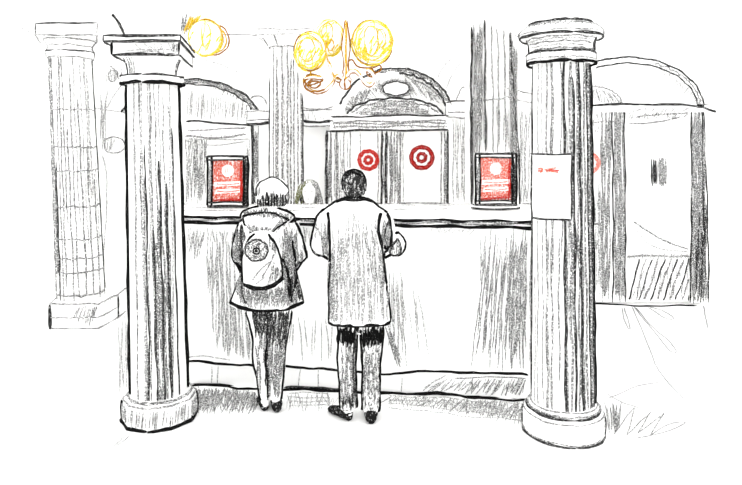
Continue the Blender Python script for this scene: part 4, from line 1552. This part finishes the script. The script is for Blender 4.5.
hand(b, wrl + Vector((0, .01, 0)), (.06, 1, -.06), (1, 0, 0), (0, .06, 1))
hand(b, wrr + Vector((0, .01, 0)), (-.06, 1, -.06), (-1, 0, 0), (0, .06, 1))
limb(b, [wv(258, 306), wv(260, 345, .01), wv(260, 372), wv(265, 402)], [.08, .05, .045, .028])
limb(b, [wv(279, 306), wv(276, 345, .01), wv(277, 372), wv(276, 402)], [.08, .056, .05, .028])
limb(b, [wv(265, 402), wv(265, 406.5, .03), wv(264, 407, .12)], [.028, .03, .024])
limb(b, [wv(276, 402), wv(277, 406.5, .03), wv(279, 407, .12)], [.028, .03, .024])
nb, bv = b.remeshed(.0055, P, 3)
face_marks(nb, hc, 23 * sW, 32 * sW, 1)
wom = nb.build('person')
tag(wom, 'person with pale bobbed hair in a hooded jacket, wearing a backpack', 'person')

b = MB()   # bobbed hair
ball(b, (hc.x, hc.y - .01, hc.z + .035), 17 * sW, .125, .098)
ball(b, (hc.x, hc.y - .02, hc.z - .015), 17.3 * sW, .115, .085)
ball(b, (hc.x, hc.y - .02, hc.z - .045), 15 * sW, .10, .07)
nb, bv = b.remeshed(.009, P, 3)
sp = snap(bv, YW)
for k in range(34):
    x0 = 257 + 31 * (k + random.uniform(-.4, .4)) / 33
    top_ = 191 + 6 * abs((x0 - 273) / 16) + random.uniform(-2, 5)
    nb.stroke([(x0 * .96 + 272.5 * .04, top_), (x0 * .92 + 272 * .08, 206)], sp, random.uniform(1.4, 2.6), (K, dk, md)[k % 3], .4, 4)
nb.stroke([(256, 203), (255, 195), (257, 187), (263, 180), (272, 177.5), (281, 180), (287, 187), (289.5, 196), (286, 204)], sp, 1.7, dk, .6, 4)
nb.stroke([(257, 196), (256, 189), (259, 184)], sp, 1.8, dk, .4, 3)
nb.hatch([(256, 188), (262, 183), (262, 196), (256, 198)], sp, 4, 1, lt, .8, .3, step=4)
nb.hatch([(283, 190), (289, 190), (287, 204), (283, 206)], sp, 4, 1.1, md, .8, .3, step=4)
hang(nb.build('hair'), wom)

b = MB()   # leggings
b.loft([ellring(wv(269, y_), w_ * sW, d_) for y_, w_, d_ in ((290, 23, .11), (306, 23, .12), (314, 21.5, .11), (320, 18, .08))], P)
limb(b, [wv(258, 303), wv(257.5, 322), wv(260, 345, .01), wv(260, 370), wv(264.5, 399)], [.085, .074, .055, .05, .034])
limb(b, [wv(280, 303), wv(279.5, 322), wv(276.5, 345, .01), wv(276.5, 370), wv(275.5, 399)], [.085, .08, .066, .055, .042])
nb, bv = b.remeshed(.010, P, 2)
sp = snap(bv, YW)
nb.hatch([(251, 305), (269, 306), (267, 345), (256, 338)], sp, 14, 1.7, dk, .8, .25, step=5)
nb.hatch([(257, 312), (268, 312), (266, 370), (258, 350)], sp, 7, 1.3, md, 1, .35, step=5)
nb.hatch([(268, 306), (291, 306), (283, 350), (268, 352)], sp, 20, 1.8, dk, .8, .25, step=5)
nb.hatch([(268, 312), (290, 312), (281, 399), (268, 399)], sp, 16, 1.5, md, .9, .15, step=5)
nb.hatch([(255, 345), (258, 345), (262, 395), (259, 395)], sp, 3, 1.2, md, .6, .2, step=5)
nb.hatch([(264, 340), (269, 340), (269, 398), (266, 396)], sp, 4, 1.6, dk, .5, .2, step=5)
for q, ww in (([(247, 312), (250, 325), (254, 345), (253, 360), (257, 380), (261, 401)], 2.2), ([(268, 312), (267, 345), (264, 358), (267, 378), (268, 401)], 2.4), ([(291, 311), (288, 330), (284, 352), (282, 380), (281, 400)], 2.6)):
    nb.stroke(q, sp, ww, K, .5, 5)
hang(nb.build('leggings'), wom)
pl_, pr_ = on_floor(265, 411.5), on_floor(277, 413)
shoe('shoe', pl_, (pl_.x - .07, pl_.y + .21), .082, .085, wom, shmat)
shoe('shoe', pr_, (pr_.x - .04, pr_.y + .22), .092, .085, wom, shmat)

b = MB()   # jacket
rows = ((211, 259, 281, .06), (215, 250, 287, .085), (219, 243, 292, .10), (228, 241, 294, .11), (250, 244, 292, .11), (270, 243, 295, .115), (286, 237, 299, .13), (304.5, 230, 303.5, .16))
rings = [ellring(wv((a + c_) / 2, y), (c_ - a) / 2 * sW, d) for y, a, c_, d in rows]
b.loft(rings, P)
limb(b, [wv(247, 224), wv(240.5, 245), wv(238.5, 262, .04), Vector((wv(250, 0).x, YW + .20, 1.27)), Vector((wv(257, 0).x, YW + .30, 1.36))], [.058, .054, .052, .046, .042])
limb(b, [wv(291, 224), wv(298, 245), wv(300, 260, .04), Vector((wv(290, 0).x, YW + .19, 1.27)), Vector((wv(283, 0).x, YW + .28, 1.36))], [.058, .054, .056, .046, .042])
nb, bv = b.remeshed(.010, MC('pale_jacket', (.30, .30, .30), .22, 60, (1, 1, .35)), 3)
sp = snap(bv, YW)
nb.hatch([(282, 226), (296, 228), (300, 300), (284, 300)], sp, 16, 1.5, md, 1.2, .2, step=5)
nb.hatch([(286, 258), (298, 268), (302, 302), (290, 304)], sp, 14, 1.8, dk, 1.2, .25, step=5)
nb.hatch([(238, 222), (246, 228), (243, 300), (234, 296)], sp, 12, 1.7, md, .9, .12, step=5)
nb.hatch([(239, 220), (247, 226), (244, 262), (235, 262)], sp, 9, 1.6, dk, .9, .3, step=5)
nb.hatch([(240, 282), (296, 286), (298, 306), (240, 306)], sp, 44, 1.5, md, 1.2, .15, step=5)
nb.hatch([(244, 292), (290, 296), (290, 310), (244, 308)], sp, 24, 1.2, lt, 1.2, .2, step=5)
nb.hatch([(232, 235), (238, 235), (240, 272), (234, 268)], sp, 6, 1.3, md, .8, .2, step=5)
nb.hatch([(296, 246), (304, 254), (302, 268), (297, 270)], sp, 7, 1.4, md, .8, .2, step=4)
for q, ww, m_ in (
        ([(241, 217), (237, 230), (233, 245), (232, 258), (234, 268), (239, 275)], 3.0, K),
        ([(239, 275), (236, 288), (229.5, 302)], 2.4, K),
        ([(242, 225), (241, 245), (240, 262), (242, 278), (243, 292), (246, 304)], 2.4, dk),
        ([(294, 219), (300, 232), (304, 246), (307, 256), (305, 266), (298, 274)], 2.8, K),
        ([(297, 274), (300, 288), (304, 302)], 2.6, K),
        ([(293, 240), (296, 256), (296, 275), (293, 292)], 3.0, K),
        ([(278, 252), (285, 264), (289, 280), (291, 302)], 3.2, K),
        ([(287, 285), (290, 300)], 4, K),
        ([(300, 250), (303, 256), (298, 268)], 1.6, md),
        ([(229.5, 302), (240, 307), (254, 311), (270, 312.5), (288, 309), (304, 302)], 3.4, K)):
    nb.stroke(q, sp, ww, m_, .5, 5)
jk_ = hang(nb.build('jacket'), wom)
# hood lying on the shoulders
b = MB()
rings = []
for y, x0, x1, d, dy in ((207, 262, 279, .07, .02), (209, 250, 287, .10, .01), (213, 242, 293, .125, -.005), (218, 242, 294, .14, -.015), (224, 247, 287, .145, -.025), (231, 252, 278, .125, -.03), (236, 258, 268, .09, -.04)):
    rings.append(ellring(wv((x0 + x1) / 2, y, dy), (x1 - x0) / 2 * sW, d))
b.loft(rings, P)
nb, bv = b.remeshed(.009, P, 3)
sp = snap(bv, YW)
for q, ww, m_ in (
        ([(241, 218), (240, 213), (247, 209), (258, 206), (270, 206), (283, 210), (292, 214), (295, 219)], 3.2, K),
        ([(243, 217), (252, 214), (265, 213), (278, 215), (289, 220)], 2.6, K),
        ([(243, 217), (246, 228), (253, 235), (262, 237), (270, 233), (278, 226), (287, 221)], 2.2, K),
        ([(294, 217), (290, 226), (280, 234), (273, 236)], 4.0, K),
        ([(281, 218), (276, 226), (271, 232)], 1.2, md)):
    nb.stroke(q, sp, ww, m_, .4, 4)
nb.hatch([(244, 209), (292, 214), (291, 220), (244, 216)], sp, 34, 1.5, md, .8, .05, step=3)
nb.hatch([(246, 212), (268, 208), (268, 213), (246, 216)], sp, 14, 1.5, dk, .8, .2, step=3)
nb.hatch([(246, 223), (274, 227), (264, 237), (253, 235)], sp, 18, 1.3, md, .8, .2, step=3)
nb.hatch([(280, 219), (288, 219), (280, 230), (276, 230)], sp, 6, 1.2, md, .8, .1, step=3)
hang(nb.build('hood'), jk_)

# backpack
e = empty('backpack', wv(262, 288, -.19))
tag(e, 'small pale backpack with a round dark patch, worn over the hooded jacket', 'backpack')
b = MB()
rings = []
YBk = -.225
for y, x0, x1, d in ((231, 256, 270, .03), (234, 249, 276, .055), (242, 244, 279, .07), (256, 242, 282, .08), (270, 242, 283, .085), (281, 243, 282.5, .08), (287, 249, 278, .06), (289, 256, 272, .03)):
    rings.append(ellring(at((x0 + x1) / 2, y, YW + YBk), (x1 - x0) / 2 * (YW + YBk) / F, d, 28, .8))
b.loft(rings, P)
nb, bv = b.remeshed(.009, P, 3)
sp = snap(bv, YW + YBk)
def bs(q, ww, m_):
    nb.stroke(q, sp, ww, m_, .4, 4)
bs([(255, 234), (248, 240), (244, 250), (242, 265), (243, 283)], 2.2, K)
bs([(268, 234), (276, 244), (280, 258), (282, 270), (282, 280)], 2.4, K)
bs([(244, 284), (255, 288), (268, 287), (277, 283), (282, 277)], 5.0, K)
bs([(246, 286), (258, 289), (272, 286)], 3.0, K)
bs([(262, 278), (268, 268), (273, 256), (276, 250)], 1.3, md)
bs([(252, 280), (262, 268), (270, 262)], 1.2, md)
bs([(256, 284), (266, 276)], 1.2, lt)
bs([(268, 284), (272, 272), (274, 262)], 1.2, md)
nb.hatch([(272, 262), (281, 266), (281, 280), (270, 284)], sp, 9, 1.1, md, .8, .3, step=4)
nb.hatch([(270, 236), (276, 244), (276, 258), (270, 248)], sp, 5, 1.2, md, .6, .2, step=4)
bag_ = hang(nb.build('bag'), e)
b = MB()
rings = []
pc0 = sp(256.5, 250)
cpx = pc0
for r, dy in ((12.4, .012), (12.4, -.012), (11.4, -.02)):
    rings.append([Vector((cpx.x + r * sW * .93 * math.cos(k * PI / 16), cpx.y + dy + .010 * 0, cpx.z + r * sW * .88 * math.sin(k * PI / 16))) for k in range(32)])
b.loft(rings, MC('patch_grey', (.08, .08, .08), .55, 75, (1, 1, 1)), True, False)
pj = on_plane(cpx.y - .021)
def ppx(q):
    k = YW / 1.0
    return q
for k in range(26):
    a_ = random.uniform(0, 6.28)
    rr = random.uniform(5, 10.5)
    b.stroke([(256.5 + rr * math.cos(a_), 250.5 + rr * math.sin(a_) * .92), (256.5 + rr * math.cos(a_ + .5), 250.5 + rr * math.sin(a_ + .5) * .92)], pj, 1.3, md, .3, 3)
b.stroke([(256.5 + 11.6 * math.cos(k * PI / 8), 250.5 + 10.8 * math.sin(k * PI / 8)) for k in range(17)], pj, 1.4, dk, .4, 3)
b.stroke([(256.3 + 3.2 * math.cos(k * PI / 6), 251 + 3.2 * math.sin(k * PI / 6)) for k in range(13)], pj, 1.3, K, .2, 2)
b.stroke([(256.3 + 1 * math.cos(k * PI / 4), 251 + 1 * math.sin(k * PI / 4)) for k in range(9)], pj, 1.0, K, .1, 1)
hang(tag(b.build('patch'), 'round grey hatched patch with a small ring'), bag_)
for q in ([(250, 240), (246, 233), (245, 226)], [(272, 240), (279, 233), (283, 227)]):
    b = MB()
    pts = [at(x, y, YW - .19 + .012 * i) for i, (x, y) in enumerate(q)]
    b.tube(smooth(pts, 2), .012, P, 8)
    b.line3(pts, .011, dk, .003)
    hang(b.build('strap'), e)

# ---- clerk behind the counter
YCk = 6.35
sK = YCk / F
def kv(x, y, dy=0.):
    q = at(x, y, YCk)
    return Vector((q.x, q.y + dy, q.z))
b = MB()
hc = kv(309.5, 193, -.02)
hK = .215
wK = .155
head(b, hc, wK, hK, -1)
zt = hc.z - hK * .5
limb(b, [hc + Vector((0, .02, -.06)), hc + Vector((0, .03, -.19))], [.048, .055])
cx_ = hc.x
rings = [ellring((cx_, YCk + .02, z), rx, d) for z, rx, d in ((1.26, .07, .06), (1.225, .16, .08), (1.14, .18, .095), (.98, .15, .09), (.86, .16, .1), (.74, .17, .11))]
b.loft(rings[::-1], P)
for s_ in (-1, 1):
    limb(b, [(cx_ + s_ * .165, YCk + .02, 1.20), (cx_ + s_ * .21, YCk + .0, .96), (cx_ + s_ * .13, YCk - .20, .90)], [.045, .036, .025])
    hand(b, (cx_ + s_ * .125, YCk - .21, .90), (-s_ * .2, -1, 0), (-s_, 0, 0), (0, 0, 1))
    limb(b, [(cx_ + s_ * .09, YCk + .02, .78), (cx_ + s_ * .09, YCk + .01, .44), (cx_ + s_ * .09, YCk + .03, .06)], [.08, .055, .036])
    limb(b, [(cx_ + s_ * .09, YCk + .03, .05), (cx_ + s_ * .10, YCk - .13, .03)], [.036, .026])
nb, bv = b.remeshed(.0065, P, 3)
face_marks(nb, hc, wK, hK, -1, False)
clk = nb.build('person')
tag(clk, 'person with loose olive grey hair behind the counter, facing out, only the head in sight', 'person')
b = MB()
ball(b, (hc.x, hc.y + .035, hc.z + .035), .088, .10, .095)
for s_ in (-1, 1):
    limb(b, [(hc.x + s_ * .045, hc.y + .0, hc.z + .09), (hc.x + s_ * .088, hc.y - .005, hc.z + .01), (hc.x + s_ * .108, hc.y + .01, hc.z - .12), (hc.x + s_ * .115, hc.y + .02, hc.z - .19)], [.04, .034, .036, .02])
ball(b, (hc.x, hc.y + .08, hc.z - .06), .095, .05, .13)
nb, bv = b.remeshed(.009, MC('olive_hair', (.17, .17, .10), .45, 60, (1, 1, .35)), 2)
sp = snap(bv, YCk)
nb.hatch([(300, 182), (306, 180), (301, 206), (293, 206)], sp, 14, 1.7, M('olive'), 1.2, .2, step=4)
nb.hatch([(301, 181), (317, 181), (316, 186), (303, 187)], sp, 12, 1.3, md, 1, .3, step=3)
nb.hatch([(301, 190), (306, 188), (304, 206), (299, 206)], sp, 5, 1.6, dk, .8, .3, step=4)
nb.hatch([(312, 181), (317, 183), (323, 206), (315, 206)], sp, 11, 1.4, md, 1, .2, step=4)
nb.hatch([(315, 190), (318, 190), (320, 206), (316, 206)], sp, 4, 1.5, dk, .8, .3, step=4)
for q, m_ in (([(302, 184), (307, 179), (313, 179), (318, 184)], md), ([(303, 188), (300, 198), (295, 207)], M('olive')), ([(316, 188), (319, 197), (322, 206)], md)):
    nb.stroke(q, sp, 1.2, m_, .5, 4)
hang(nb.build('hair'), clk)
b = MB()
rings = [ellring((cx_, YCk + .02, z), rx, d) for z, rx, d in ((1.262, .09, .075), (1.225, .175, .095), (1.14, .195, .11), (.98, .165, .105), (.86, .175, .115), (.74, .185, .125))]
b.loft(rings[::-1], P)
for s_ in (-1, 1):
    limb(b, [(cx_ + s_ * .165, YCk + .02, 1.20), (cx_ + s_ * .21, YCk + .0, .96), (cx_ + s_ * .14, YCk - .17, .905)], [.055, .046, .036])
nb, bv = b.remeshed(.012, MC('pale_jumper', (.2, .2, .2), .2, 60, (1, 1, .35)), 2)
hang(nb.build('jumper'), clk)
b = MB()
for s_ in (-1, 1):
    limb(b, [(cx_ + s_ * .085, YCk + .02, .80), (cx_ + s_ * .09, YCk + .01, .44), (cx_ + s_ * .09, YCk + .03, .07)], [.095, .07, .055])
nb, bv = b.remeshed(.012, MC('grey_trousers', (.10, .10, .10), .45, 55, (1, 1, .5)), 2)
hang(nb.build('trousers'), clk)
for s_ in (-1, 1):
    shoe('shoe', (cx_ + s_ * .09, YCk + .06), (cx_ + s_ * .105, YCk - .18), .09, .09, clk, shmat)
